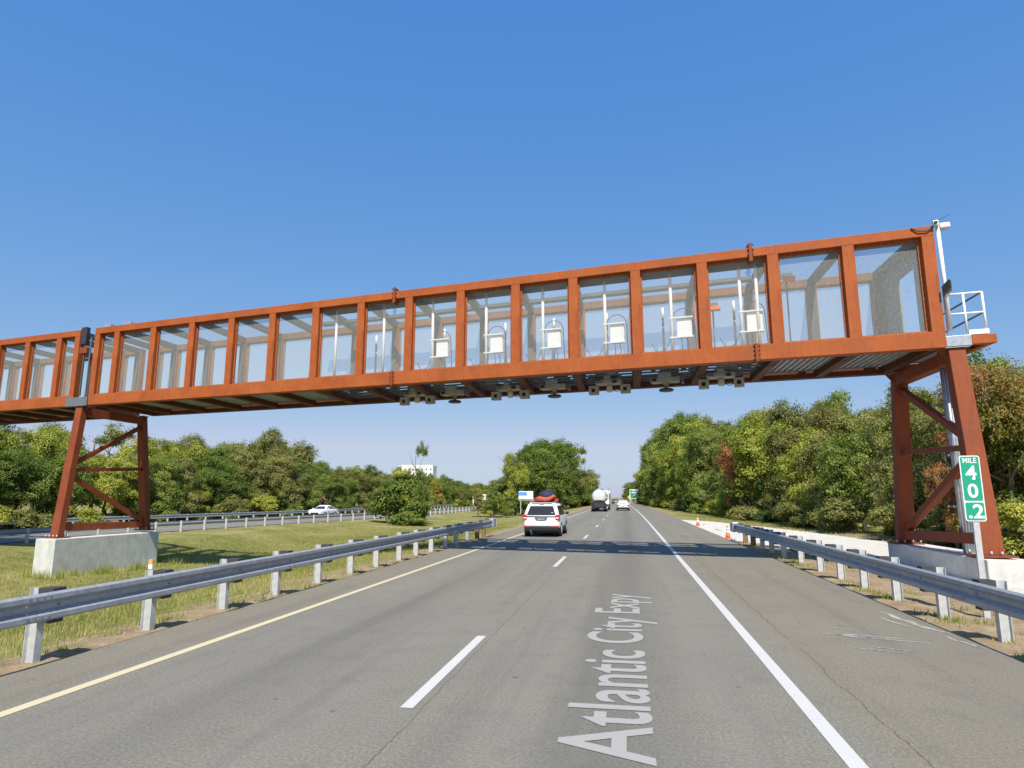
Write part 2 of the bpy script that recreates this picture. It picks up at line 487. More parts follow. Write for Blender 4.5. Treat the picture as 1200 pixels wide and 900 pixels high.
def strip(name, x0, x1, y0, y1, z, mat, ny=2., nx=1, edge=0., seed=1, line=bend):
    """road sheet following the curve; uv = (offset from the centre line, distance)"""
    rr = random.Random(seed)
    n = max(2, int((y1 - y0) / ny) + 1)
    v, f, uv = [], [], []
    for j in range(n):
        y = y0 + (y1 - y0) * j / (n - 1)
        for i in range(nx + 1):
            o = x0 + (x1 - x0) * i / nx
            if edge and i in (0, nx): o += rr.uniform(-edge, edge)
            v.append((o + line(y), y, z)); uv.append((o, y))
    w = nx + 1
    for j in range(n-1):
        for i in range(nx): f.append((j*w+i, j*w+i+1, (j+1)*w+i+1, (j+1)*w+i))
    m = bpy.data.meshes.new(name); m.from_pydata(v, [], f); m.materials.append(mat)
    ul = m.uv_layers.new(name="UVMap")
    for p in m.polygons:
        for li in p.loop_indices: ul.data[li].uv = uv[m.loops[li].vertex_index]
    return link(name, m)

tag(strip("road", -6.55, 4.42, -40, 40, 0, ASPHALT, .5, 1, .045), "grey asphalt carriageway with two lanes and shoulders", kind="structure")
tag(strip("road", -6.55, 4.42, 40, 900, 0, ASPHALT, 4., 1, .03), "grey asphalt carriageway running on to the horizon", kind="structure")
tag(strip("opposite_road", 1.6, -11.6, -60, 420, -.497, ASPHALT, 4., 1, 0, line=xin) if False else strip("opposite_road", -11.4, -.5, -60, 420, -.497, ASPHALT, 4., 1, 0, line=xin), "opposite carriageway beyond the median", kind="structure")
tag(strip("yellow_edge_line", -5.46, -5.33, -30, 600, .004, YELP, 2.), "yellow edge line", kind="structure")
tag(strip("white_edge_line", 1.465, 1.60, -30, 600, .004, WHITEP, 2.), "solid white edge line", kind="structure")
y = 5.95 - 12.19
while y < 400:
    tag(strip("lane_dash", -2.06, -1.94, y, y + 3.1, .004, WHITEP, 1.), "white lane dash", kind="structure")
    y += 12.19
tag(strip("white_edge_line", -4.0, -3.85, -30, 300, -.493, WHITEP, 4., line=xin), "edge line of the opposite carriageway", kind="structure")
# paint and chalk left on the right shoulder
def blot(pts, z=.005):
    m = MB(); n = len(pts)
    m.add([(a, b, z) for a, b in pts], [tuple(range(n))]); return m
rr = random.Random(11)
def ribbon(a, b, w, name="paint_smear"):
    a, b = Vector(a), Vector(b); d = (b - a); n = 9
    s = Vector((-d.y, d.x)).normalized()
    L1, L2 = [], []
    for i in range(n):
        p = a + d * i / (n-1) + s * rr.uniform(-.4, .4) * w
        ww = w * rr.uniform(.35, 1.) * (1 - abs(2*i/(n-1) - 1)**4 * .8)
        L1.append(p + s*ww/2); L2.append(p - s*ww/2)
    o = blot([tuple(p) for p in L1] + [tuple(p) for p in reversed(L2)]).build(name, SMEAR)
    tag(o, "white paint smeared on the right shoulder", kind="structure")
ribbon((4.02, 12.0), (4.28, 10.3), .13); ribbon((3.8, 11.7), (4.0, 10.6), .06); ribbon((4.16, 10.1), (4.3, 9.4), .07)
for k in range(9):
    yy = rr.uniform(9.0, 10.4); x0 = rr.uniform(2.5, 3.3)
    ribbon((x0, yy + .15), (x0 + rr.uniform(.3, .9), yy - .1), .035)
for (a, b, w) in [((2.35, 17.3), (2.75, 16.9), .07), ((3.25, 16.7), (3.6, 16.3), .08), ((3.65, 16.3), (3.9, 16.1), .06), ((2.6, 36), (3.2, 35.4), .15), ((2.3, 38.5), (2.6, 38), .12), ((1.95, 17.5), (2.2, 17.2), .05)]:
    ribbon(a, b, w)

# pale crushed stone access pad beside the shoulder
pad = [(4.42, 58), (4.42, 40), (4.42, 30.5), (5.6, 27.5), (6.2, 22), (6.6, 17), (7.0, 12), (10.5, 12), (11.0, 20), (11.2, 28), (10.2, 36), (8.4, 46), (6.4, 55)]
pe = []
for (a0, b0), (a1, b1) in zip(pad, pad[1:] + pad[:1]):
    n = max(1, int(math.hypot(a1-a0, b1-b0) / .35))
    for k in range(n):
        a, b = a0 + (a1-a0)*k/n, b0 + (b1-b0)*k/n
        j_ = 0.03 if a < 4.5 else .16
        pe.append((a + rr.uniform(-j_, j_), b + rr.uniform(-j_, j_)))
pm = MB(); pm.add([(a, b, -.012 + (.0 if a < 5 else -.01)) for a, b in pe], [tuple(range(len(pe)))])
tag(pm.build("access_pad", PADM), "pale crushed stone pad behind the right guardrail", kind="structure")

def text_mesh(body, bold=0.0, extr=0.0):
    cu = bpy.data.curves.new("lettering", 'FONT'); cu.body = body
    cu.offset = bold; cu.extrude = extr; cu.size = 1.0; cu.resolution_u = 6
    o = bpy.data.objects.new("lettering", cu); C.objects.link(o)
    dg = bpy.context.evaluated_depsgraph_get()
    m = bpy.data.meshes.new_from_object(o.evaluated_get(dg))
    bpy.data.objects.remove(o); bpy.data.curves.remove(cu)
    return m
def fit_text(m, w, h, center=True):
    """scale the mesh to width w (x) and height h (y), put its centre or lower left at 0"""
    co = np.empty(len(m.vertices)*3, 'f'); m.vertices.foreach_get("co", co); co = co.reshape(-1, 3)
    lo, hi = co.min(0), co.max(0)
    co[:, 0] = (co[:, 0]-lo[0]) / (hi[0]-lo[0]) * w - (w/2 if center else 0)
    co[:, 1] = (co[:, 1]-lo[1]) / (hi[1]-lo[1]) * h - (h/2 if center else 0)
    m.vertices.foreach_set("co", co.ravel()); m.update()
    return m

tm = fit_text(text_mesh("Atlantic City Expy", .012), 8.25, .975, False)  # street-name overlay of the map view, laid flat; the road bears no such paint
tm.materials.append(TEXTP)
to = link("overlay_lettering", tm)
to.rotation_euler = (0, 0, R(90)); to.location = (.385, 5.02, .0055)
tag(to, "large pale words Atlantic City Expy from a map overlay, laid along the right lane", kind="structure")

# ------------------------------------------------------------------ tolling gantry
W = 3.7                                   # depth of the enclosed truss
ZB, ZC, ZT0, ZT = 5.50, 5.92, 8.42, 8.68  # bottom chord / top chord heights
GROT = -math.atan2(.17641, .98432)
GLOC = (0, 18.6, 0)
def S(a): return -a                       # gantry coordinate along its length (left positive) to local x
lip_cache = {}
def make_gantry(root, posts, s0, s1, kinds):
    """posts: post centres; s0, s1: outer ends; kinds[i]: deck type of bay i ('deck' or 'open')"""
    for y0, y1, nm in ((0, .3, "front"), (W-.3, W, "back")):
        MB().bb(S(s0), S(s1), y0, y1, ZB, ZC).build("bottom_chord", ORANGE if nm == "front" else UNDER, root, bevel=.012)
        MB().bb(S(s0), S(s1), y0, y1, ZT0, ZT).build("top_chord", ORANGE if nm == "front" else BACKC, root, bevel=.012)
    pm = MB().bb(-.14, .14, .004, .296, ZC, ZT0).mesh("post", ORANGE)
    lm = MB().bb(-.13, .09, -.1, .002, ZC, ZT0).mesh("shade_liner", INNER)  # grey strip added on the far posts as painted shade
    for i, s in enumerate(posts):
        link("post", pm, root, (S(s), 0, 0)); link("post", pm, root, (S(s), W-.3, 0))
        link("shade_liner", lm, root, (S(s), W-.3, 0))
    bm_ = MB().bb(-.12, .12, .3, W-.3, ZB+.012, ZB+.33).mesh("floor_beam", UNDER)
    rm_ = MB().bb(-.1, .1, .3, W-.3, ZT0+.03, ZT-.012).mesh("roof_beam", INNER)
    for s in posts:
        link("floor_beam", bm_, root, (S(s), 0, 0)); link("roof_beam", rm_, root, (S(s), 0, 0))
    for i in range(len(posts)-1):
        a, b = posts[i]+.14, posts[i+1]-.14
        w = b - a
        if w < .25: continue
        key = round(w, 2)
        if key not in lip_cache:
            z0, z1, t = ZC, ZT0, .055
            fr = MB()
            fr.bb(-w/2, -w/2+t, .15, .19, z0, z1).bb(w/2-t, w/2, .15, .19, z0, z1)
            fr.bb(-w/2+t, w/2-t, .15, .19, z0, z0+t).bb(-w/2+t, w/2-t, .15, .19, z1-t, z1)
            bo = MB(); r = .0065
            n = max(2, int(w / .17))
            for k in range(n+1):
                x = -w/2 + .03 + (w-.06)*k/n
                for zz in (z0+.03, z1-.03): bo.box((x, .145, zz), (2*r, .012, 2*r))
            for k in range(1, 14):
                zz = z0 + .03 + (z1-z0-.06)*k/14
                for x in (-w/2+.03, w/2-.03): bo.box((x, .145, zz), (2*r, .012, 2*r))
            pn = MB().add([(-w/2, .2, z0), (w/2, .2, z0), (w/2, .2, z1), (-w/2, .2, z1)], [(0, 1, 2, 3)])
            rf = MB().add([(-w/2-.14, .3, ZT-.03), (w/2+.14, .3, ZT-.03), (w/2+.14, W-.3, ZT-.03), (-w/2-.14, W-.3, ZT-.03)], [(0, 1, 2, 3)])
            lip_cache[key] = (fr.mesh("panel_frame", ORANGE), bo.mesh("bolts", BOLTM), pn.mesh("mesh_panel", MESH), rf.mesh("roof_panel", MESHR))
        fr, bo, pn, rf = lip_cache[key]
        cx = S((a+b)/2)
        f = link("panel_frame", fr, root, (cx, 0, 0))
        tag(link("bolts", bo, f), kind="stuff")
        link("mesh_panel", pn, root, (cx, 0, 0))
        link("mesh_panel", pn, root, (cx, W-.4, 0))
        if kinds[i] != 'open' : link("roof_panel", rf, root, (cx, 0, 0))
        # floor
        x0, x1 = S(b+.02), S(a-.02)
        if kinds[i] == 'open':
            for k, yy in enumerate((.5, .95, 1.4, 1.85, 2.3, 2.75, 3.2)):
                MB().bb(x0, x1, yy-.022, yy+.022, ZB+.18, ZB+.23).build("equipment_rail", GALVD, root)
            # cable trays, trunking and boxes on the rails
            rq = random.Random(int(a*100)+900)
            for k in range(7):
                xx = rq.uniform(x0+.15, x1-.3); yy = rq.uniform(.5, 3.0); ww = rq.uniform(.12, .5); dd = rq.uniform(.1, .3); hh = rq.uniform(.06, .2)
                MB().bb(xx, xx+ww, yy, yy+dd, ZB+.232, ZB+.232+hh).build("equipment_box", rq.choice([DARK, BEIGE, GALVD, BLUEG, BLACK]), root)
            MB().bb(x0, x1, .34, .48, ZB+.32, ZB+.38).build("cable_tray", DARK, root)
            MB().bb(x0, x1, 1.05, 2.0, ZB+.36, ZB+.4).build("walkway_grating", GALVD, root)
        else:
            dk = MB(); n = 9
            poly = []
            for k in range(n):
                xa = x0 + (x1-x0)*k/n; wq = (x1-x0)/n
                poly += [(xa, 0), (xa+wq*.4, 0), (xa+wq*.5, .05), (xa+wq*.9, .05)]
            poly.append((x1, 0))
            top = [(x, z+.012) for x, z in reversed(poly)]
            zz = ZB+.2
            P = [(x, z+zz) for x, z in poly]; T = [(x, z+zz) for x, z in top]
            m = len(P); vs = [(x, .3, z) for x, z in P] + [(x, W-.5, z) for x, z in P]
            dk.add(vs, [(k, k+1, m+k+1, m+k) for k in range(m-1)])
            dk.build("floor_deck", DECK, root)
            MB().bb(x0, x1, W-.44, W-.38, ZB+.2, ZB+.26).build("floor_angle", GALVD, root)

BOLT = MB().tube([(0, 0, 0), (0, 0, .09)], .028, 6).mesh('anchor_bolt', GALV)
def make_frame(root, st, sb, zb_n, zb_f):
    """A-frame support at s: near and far legs and a K brace between them"""
    nt, nb = Vector((S(st), .2, ZB-.02)), Vector((S(sb), -.45, zb_n))
    ft, fb = Vector((S(st), W-.2, ZB-.02)), Vector((S(sb), W+.42, zb_f))
    def leg(a, b):
        m = MB(); w0, w1, d = .36, .42, .3
        vs = []
        for p, w in ((a, w0), (b, w1)):
            vs += [(p.x-w/2, p.y-d/2, p.z), (p.x+w/2, p.y-d/2, p.z), (p.x+w/2, p.y+d/2, p.z), (p.x-w/2, p.y+d/2, p.z)]
        m.add(vs, [(0, 1, 2, 3), (7, 6, 5, 4), (4, 5, 1, 0), (5, 6, 2, 1), (6, 7, 3, 2), (7, 4, 0, 3)])
        return m.build("leg", RUST, root, bevel=.015)
    leg(nt, nb); leg(ft, fb)
    for p in (nb, fb):
        bp = MB().box((p.x, p.y, p.z-.02), (.75, .62, .04)).build("base_plate", RUST, root)
        for dx in (-.3, -.1, .1, .3):
            for dy in (-.24, .24):
                link("anchor_bolt", BOLT, bp, (p.x+dx, p.y+dy, p.z))
    def at(a, b, t): return a + (b-a)*t
    kn = at(nt, nb, .45)
    o = Vector((0, .12, 0))
    MB().bar(kn+o*1.2, at(ft, fb, .1)-o, .16, .16).build("brace", RUST, root)
    MB().bar(at(nt, nb, .5)+o*1.2, at(ft, fb, .47)-o, .13, .14).build("brace", RUST, root)
    MB().bar(at(nt, nb, .55)+o*1.2, at(ft, fb, .93)-o, .17, .17).build("brace", RUST, root)
    MB().bar(at(nt, nb, .93)+o, at(ft, fb, .955)-o, .2, .26).build("sill_beam", RUST, root)
    MB().bb(S(st)-.17, S(st)+.17, .36, W-.36, ZB-.36, ZB-.05).build("head_beam", RUST, root)
    for y in (.2, W-.2):
        MB().bb(S(st)-.26, S(st)+.26, y-.205, y+.2, ZB-.018, ZB-.002).build("bearing_plate", GALV, root)
    for k in (nt, ft):
        for sx in (-1, 1):
            g = MB()
            g.prism([(k.x+sx*.181, k.z-.01), (k.x+sx*.36, k.z-.01), (k.x+sx*.181, k.z-.24)], 'y', k.y-.02, k.y+.02)
            g.build("gusset", RUST, root)

POSTS = [-7.86, -6.03, -4.18, -2.31, -.43, 1.45, 3.3, 5.18, 7.06, 8.91, 10.76, 12.63, 14.5, 16.41, 18.36, 20.3, 21.38]
kinds = ['deck', 'deck'] + ['open']*8 + ['deck']*6
gant = empty("toll_gantry", GLOC, GROT, "orange steel toll gantry with mesh panels spanning the whole near carriageway", "gantry")
make_gantry(gant, POSTS, -8.0, 21.52, kinds)
make_frame(gant, -8.22, -8.17, .58, .55)
make_frame(gant, 22.02, 21.82, .37, .45)
# longitudinal roof purlins over the equipment bays
for yy in (2.45, ):
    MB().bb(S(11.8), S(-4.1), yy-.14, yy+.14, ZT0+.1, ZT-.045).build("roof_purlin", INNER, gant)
MB().bb(S(10.7), S(-4.1), .302, 1.7, ZT-.024, ZT-.012).build("roof_sheet", ROOFG, gant)
MB().bb(S(21.4), S(10.72), .302, 1.2, ZT-.024, ZT-.012).build("roof_sheet", ROOFG, gant)
MB().bb(S(-4.12), S(-7.9), .302, 1.2, ZT-.024, ZT-.012).build("roof_sheet", ROOFG, gant)
# splice flanges
for s in (-3.62, 7.62):
    for z0, z1 in ((ZB-.03, ZC+.03), (ZT0-.14, ZT+.13)):
        MB().bb(S(s)-.045, S(s)+.045, -.045, .33, z0, z1).build("splice_flange", RUST, gant)
        b = MB()
        for k in range(4):
            zz = z0 + .06 + (z1-z0-.12)*k/3
            b.tube([(S(s)-.08, -.02, zz), (S(s)+.08, -.02, zz)], .02, 6)
        b.build("splice_bolt", DARK, gant)
# right end wall with a doorway
MB().bb(S(-7.98), S(-7.93), .3, 1.15, ZC, ZT0).build("end_wall", GALVD, gant)
MB().bb(S(-7.98), S(-7.93), 2.15, W-.3, ZC, ZT0).build("end_wall", GALVD, gant)
MB().bb(S(-7.98), S(-7.93), 1.15, 2.15, ZC+2.05, ZT0).build("end_wall", GALVD, gant)
MB().bb(S(-7.965), S(-7.94), .32, W-.32, ZT0+.03, ZT-.04).build("end_wall", GALVD, gant)
# landing beyond the end wall with its hand rail
MB().bb(S(-9.05), S(-8.54), .004, .2, ZB+.04, ZC-.16).build("landing_beam", ORANGE, gant, bevel=.01)
MB().bb(S(-8.54), S(-8.005), .02, .2, ZB+.02, ZC-.14).build("landing_splice", GALV, gant, bevel=.005)
MB().bb(S(-9.05), S(-8.02), W-.2, W-.004, ZB+.04, ZC-.16).build("landing_beam", ORANGE, gant)
MB().bb(S(-9.05), S(-8.88), .2, W-.2, ZB+.05, ZC-.17).build("landing_beam", ORANGE, gant)
MB().bb(S(-9.0), S(-8.02), .2, W-.2, ZC-.15, ZC-.11).build("landing_deck", GALVD, gant)
zr0, zr1, zr2 = ZC-.11, ZC+.42, ZC+.93
xa, xb = S(-8.1), S(-8.9)
for x in (xa, (xa+xb)/2, xb): MB().tube([(x, .1, zr0-.04), (x, .1, zr2)], .026, 8).build("rail_post", WHITE, gant)
MB().tube([(xb, 2.2, zr0), (xb, 2.2, zr2)], .026, 8).build("rail_post", WHITE, gant)
for z in (zr1, zr2):
    MB().tube([(xa, .1, z), (xb, .1, z)], .026, 8).build("hand_rail", WHITE, gant)
    MB().tube([(xb, .1, z), (xb, 2.2, z)], .026, 8).build("hand_rail", GALVD, gant)
MB().bb((xa+xb)/2+.02, xb+.04, .06, .14, zr0-.02, zr0+.1).build("toe_board", WHITE, gant)
# conduits down the right frame
for k in range(4):
    MB().tube([(S(-8.22-.1*k), .95+.09*k, ZB+.1), (S(-8.22-.1*k), .8+.09*k, .42)], .043, 10).build("conduit", GALV, gant)
for zz in (4.2, 2.9, 1.6):
    MB().bb(S(-8.6), S(-8.16), 1.28, 1.32, zz, zz+.06).build("conduit_clamp", GALVD, gant)
# boxes on the roof beside the joint
for s in (21.3, 20.2):
    MB().bb(S(s)-.2, S(s)+.2, .35, .7, ZT, ZT+.24).build("roof_box", GALV, gant, bevel=.02)

gan2 = empty("toll_gantry", GLOC, GROT, "left gantry section beyond the dark expansion joint, running out of frame over the opposite road", "gantry")
P2 = [22.52, 23.6, 25.52, 27.4, 29.28, 31.15, 33.02, 34.9, 36.8, 38.7, 40.6, 42.5, 44.4]
make_gantry(gan2, P2, 22.38, 44.54, ['deck']*12)
make_frame(gan2, 44.1, 44.0, .37, .37)
# dark joint plates hanging in the gap
jp = MB().bb(S(22.36), S(22.05), .03, .2, ZT0-.35, ZT+.1)
jp.build("joint_plate", DARK, gan2)
MB().bb(S(22.33), S(21.9), .0, .2, ZT0-.75, ZT0-.5).build("joint_bracket", RUST, gan2)
MB().bb(S(22.14), S(22.08), .05, .11, ZC, ZT0-.4).build("joint_rod", INNER, gan2)
MB().bb(S(21.8), S(21.75), .05, .1, ZC, ZT0-.1).build("joint_rod", GALVD, gan2)
MB().bb(S(22.75), S(21.55), -.02, -.004, ZB-.01, ZB+.34).build("bearing_cover", GALVD, gan2)

# the cross frames follow the road, not the square of the gantry: plan is a parallelogram
_skewed = set()
def skew(root, K=.179):
    for ch in root.children_recursive:
        m = ch.data
        if m is not None and m.name not in _skewed:
            _skewed.add(m.name)
            co = np.empty(len(m.vertices)*3, 'f'); m.vertices.foreach_get("co", co); co = co.reshape(-1, 3)
            co[:, 0] -= K*co[:, 1]; m.vertices.foreach_set("co", co.ravel()); m.update()
        ch.location.x -= K*ch.location.y
skew(gant); skew(gan2)

# bright pole with a camera at the right end of the gantry
cm = empty("camera_mast", GLOC, GROT, "white pole with boxed camera fixed to the right end of the orange gantry", "camera pole")
MB().tube([(S(-8.12), .02, ZC), (S(-8.1), .02, ZT+.02)], .045, 10).build("pole", WHITE, cm)
MB().bb(S(-8.36), S(-8.14), -.06, .2, ZT-.1, ZT+.02).build("camera_housing", WHITE, cm, bevel=.01)
MB().bb(S(-8.12), S(-7.98), -.1, .02, ZT-.05, ZT+.1).build("camera", GALVP, cm, bevel=.02)
MB().tube([(S(-8.04), -.09, ZT+.03), (S(-8.04), -.13, ZT+.03)], .04, 10).build("lens", BLACK, cm)
MB().tube([(S(-7.5), -.02, ZT-.02), (S(-7.65), -.04, ZT-.12), (S(-7.85), -.04, ZT-.14), (S(-8.0), -.03, ZT-.06)], .016, 6).build("cable", BLACK, cm)
MB().tube([(S(-8.1), .0, ZT+.1), (S(-8.35), -.1, ZT+.2)], .006, 5).build("antenna", DARK, cm)
fl = MB()
for k in range(5):
    fl.bar((S(-8.04), -.02-.0*k, 7.0-.05*k), (S(-8.2), -.1, 7.17-.055*k), .2, .02)
tag(fl.build("floodlight", DARK, cm), "dark finned floodlight")
# electronics masts in the equipment bays
def world_of(s, y, z): return None
MAST = [(-3.28, 1, 'second equipment bay from the right, paired with a boxless pole'), (-1.37, 1, ''), (.58, 1, ''), (2.54, 1, ''), (4.45, 1, ''), (6.37, 1, ''), (8.23, 0, ''), (10.16, 0, '')]
MASTL = ['white mast with equipment box and dark cables beside the right splice flange',
         'white mast with equipment box in the first full bay left of the right splice',
         'white mast with equipment box in the second full bay left of the right splice',
         'white mast with equipment box in the third full bay left of the right splice',
         'white mast with equipment box in the fourth full bay left of the right splice',
         'leftmost white mast carrying an equipment box, next to the left splice bay',
         'bare white mast in the bay with the left splice flange',
         'bare white mast in the bay left of the left splice, leftmost of all masts']
def mast(s, box, lab, top=8.42):
    r = empty("equipment_mast", GLOC, GROT, lab, "equipment mast", "white equipment masts inside the gantry")
    x = S(s); y = .42
    MB().tube([(x, y, ZB+.24), (x, y, top)], .045, 10).build("pole", WHITE, r)
    MB().tube([(x, y, top), (x, y, top+.05)], .06, 8).build("pole_cap", GALVD, r)
    if box:
        b = MB().bb(x+.13, x+.56, y+.02, y+.2, 6.4, 6.96).build("cabinet", WHITE, r, bevel=.012)
        MB().bb(x+.15, x+.54, y+.008, y+.019, 6.43, 6.93).build("cabinet_door", SIGNW, b)
        for z in (6.4, 6.98): MB().bb(x-.06, x+.6, y-.05, y+.015, z-.02, z+.02).build("bracket", WHITE, r)
        pts = [(x+.02, y+.1, 6.9)] + [(x+.32-.3*math.cos(t), y+.1, 6.98+.3*math.sin(t)) for t in np.linspace(.25, math.pi, 9)] + [(x+.64, y+.1, 6.5), (x+.66, y+.12, 5.95)]
        MB().tube(pts, .014, 6).build("cable", BLACK, r)
        for k in range(2):
            MB().tube([(x+.25+.15*k, y+.1, 6.4), (x+.27+.17*k, y+.14, 6.15), (x+.2+.12*k, y+.2, 5.9)], .012, 6).build("cable", BLACK, r)
        MB().tube([(x-.02, y+.05, 6.45), (x-.2, y+.1, 6.1), (x-.45, y+.1, 6.0), (x-.6, y+.1, 6.3)], .012, 6).build("cable", BLACK, r)
for (s, b, _), lab in zip(MAST, MASTL): mast(s, b, lab)
mast(-3.72, 0, 'bare white mast close left of the tall orange post, rightmost of all masts', 8.45)

# banded thin poles further back inside the gantry
bl = ['behind the box beside the right splice flange', 'behind the first full bay left of the right splice', 'behind the second full bay left of the right splice',
      'behind the third full bay left of the right splice', 'behind the fourth full bay left of the right splice', 'behind the bay next to the left splice', 'behind the bay with the left splice flange']
for s, l in zip((-3.07, -.86, 1.0, 2.85, 4.65, 7.05, 9.95), bl):
    r = empty("antenna_pole", GLOC, GROT, "thin black and white banded pole " + l, "antenna pole", "banded antenna poles at the back of the gantry")
    x = S(s); y = 2.7; z = ZB + .24
    for k, (h, mt) in enumerate(((.75, DARK), (.85, WHITE), (.25, BLACK), (.4, WHITE))):
        MB().tube([(x, y, z), (x, y, z+h)], .035 if mt != WHITE else .04, 8).build("band", mt, r); z += h

# small lit gadgets on brackets beside the right splice
for (s, y, z, lab) in ((-2.5, .9, 7.35, 'small pale camera on a bracket in the bay of the right splice'), (-4.55, .9, 8.0, 'small orange and white lamp on a bracket high in the third bay from the right')):
    r = empty("bracket_camera", GLOC, GROT, lab, "camera")
    x = S(s)
    MB().tube([(x, y+.25, ZB+.24), (x, y+.25, z)], .022, 8).build("pole", GALVD, r)
    MB().bb(x-.16, x+.16, y-.1, y+.2, z, z+.1).build("housing", SIGNW, r, bevel=.01)
    MB().bb(x-.1, x+.22, y-.12, y+.1, z-.12, z-.005).build("lamp", ORNGC, r, bevel=.01)

# sensors hanging under the equipment bays
def sensor_disc(s, lab):
    r = empty("lane_sensor", GLOC, GROT, lab, "lane sensor", "round lane sensors under the gantry")
    x = S(s); y = 2.5
    MB().bb(x-.45, x+.45, y-.28, y+.1, ZB-.06, ZB+.1).build("tray", BEIGE, r, bevel=.02)
    MB().bb(x-.2, x+.2, y-.4, y-.1, ZB+.102, ZB+.24).build("housing", BLUEG, r)
    MB().bb(x-.4, x-.26, y-.32, y-.281, ZB-.03, ZB+.06).build("cover_plate", DARK, r)
    MB().bb(x+.5, x+.56, y-.2, y+.1, ZB-.1, ZB+.05).build("side_bracket", GALVD, r)
    MB().tube([(x+.1, y, ZB-.1), (x+.3, y-.1, ZB-.16), (x+.5, y-.1, ZB-.02)], .012, 6).build("cable", BLACK, r)
    MB().lathe([(.05, 0), (.05, .12), (.09, .13), (.09, .17)], 14, (x, y, ZB-.23)).build("stem", BEIGE, r)
    MB().lathe([(.2, 0), (.23, .02), (.23, .06), (.18, .085), (.1, .1)], 20, (x, y, ZB-.32)).build("sensor_head", DARK, r)
def sensor_pair(s, lab):
    r = empty("lane_camera", GLOC, GROT, lab, "lane camera", "paired lane cameras under the gantry")
    x = S(s); y = 2.4
    MB().bb(x-.42, x+.42, y-.3, y+.1, ZB-.03, ZB+.12).build("tray", BEIGE, r, bevel=.02)
    MB().bb(x-.1, x+.1, y-.4, y-.2, ZB+.122, ZB+.28).build("housing", BLUEG, r)
    MB().bb(x-.38, x-.2, y-.34, y-.301, ZB, ZB+.09).build("cover_plate", GALVD, r)
    MB().bb(x+.16, x+.3, y-.36, y-.301, ZB-.02, ZB+.07).build("junction_box", DARK, r)
    MB().tube([(x-.5, y, ZB-.04), (x-.44, y-.2, ZB+.1), (x-.36, y-.3, ZB+.2)], .012, 6).build("cable", BLACK, r)
    for sx in (-1, 1):
        fr = MB()
        cx = x + sx*.52
        fr.bb(cx-.15, cx+.15, y-.1, y+.12, ZB-.12, ZB-.04).bb(cx-.15, cx+.15, y-.1, y+.12, ZB-.32, ZB-.25)
        fr.bb(cx-.15, cx-.06, y-.1, y+.12, ZB-.25, ZB-.12).bb(cx+.06, cx+.15, y-.1, y+.12, ZB-.25, ZB-.12)
        c = fr.build("camera", BEIGE, r)
        MB().bb(cx-.059, cx+.059, y-.02, y+.08, ZB-.249, ZB-.121).build("lens", BLACK, c)
    MB().lathe([(.09, 0), (.1, .02), (.1, .2), (.06, .22)], 14, (x, y, ZB-.26)).build("beacon", PLATE, r)
    MB().tube([(x+.1, y, ZB-.2), (x+.25, y, ZB-.26), (x+.38, y, ZB-.2)], .012, 6).build("cable", BLACK, r)
sensor_pair(-2.58, 'pair of grey lane cameras hanging under the gantry near the right splice')
sensor_disc(-.9, 'round dark lane sensor under the gantry, rightmost of the round ones')
sensor_pair(.9, 'pair of grey lane cameras under the gantry between the two rightmost round sensors')
sensor_disc(2.8, 'round dark lane sensor under the gantry, middle of the three round ones')
sensor_pair(4.35, 'pair of grey lane cameras under the gantry left of the middle round sensor')
sensor_disc(6.5, 'round dark lane sensor under the gantry, leftmost of the round ones')
sensor_pair(7.95, 'pair of grey lane cameras hanging under the left splice, leftmost pair')

# concrete footings
def footing(name, sc, half, y0, y1, z0, z1, mat, lab):
    r = empty(name, GLOC, GROT, lab, "footing")
    MB().bb(S(sc)-half, S(sc)+half, y0, y1, z0, z1).build("block", mat, r, bevel=.02)
    skew(r)
footing("concrete_footing", 21.72, .52, -1.0, W+.7, -1.5, .33, CONC, "weathered grey concrete footing under the left gantry legs in the grass median")
footing("concrete_footing", -8.29, .46, -1.0, W+.8, -.5, .51, CONCN, "pale new concrete footing under the right gantry legs behind the guardrail")

# ------------------------------------------------------------------ guardrails
def wprof(d):
    """closed W-beam section, d = side of the traffic (+1/-1); returns (x, z)"""
    a = [(.05, 0), (.083, .025), (.083, .075), (.01, .125), (.01, .185), (.083, .235), (.083, .285), (.05, .31)]
    back = [(x-.012, z) for x, z in reversed(a)]
    return [(d*x, z) for x, z in a + back]
def ibeam(d, h, z0):
    m = MB()
    w, dep, t = .1, .15, .008
    m.bb(-dep/2, -dep/2+t, -w/2, w/2, z0, h).bb(dep/2-t, dep/2, -w/2, w/2, z0, h).bb(-dep/2+t, dep/2-t, -t/2, t/2, z0, h)
    return m
BOLTH = MB().box((0, 0, 0), (.01, .035, .025)).mesh('rail_bolt', GALVD)
SPL = MB()
for _y in (-.14, -.05, .04, .13):
    for _z in (.05, .26): SPL.box((0, _y, _z), (.008, .02, .02))
SPLM = SPL.mesh('splice_bolts', GALVD)
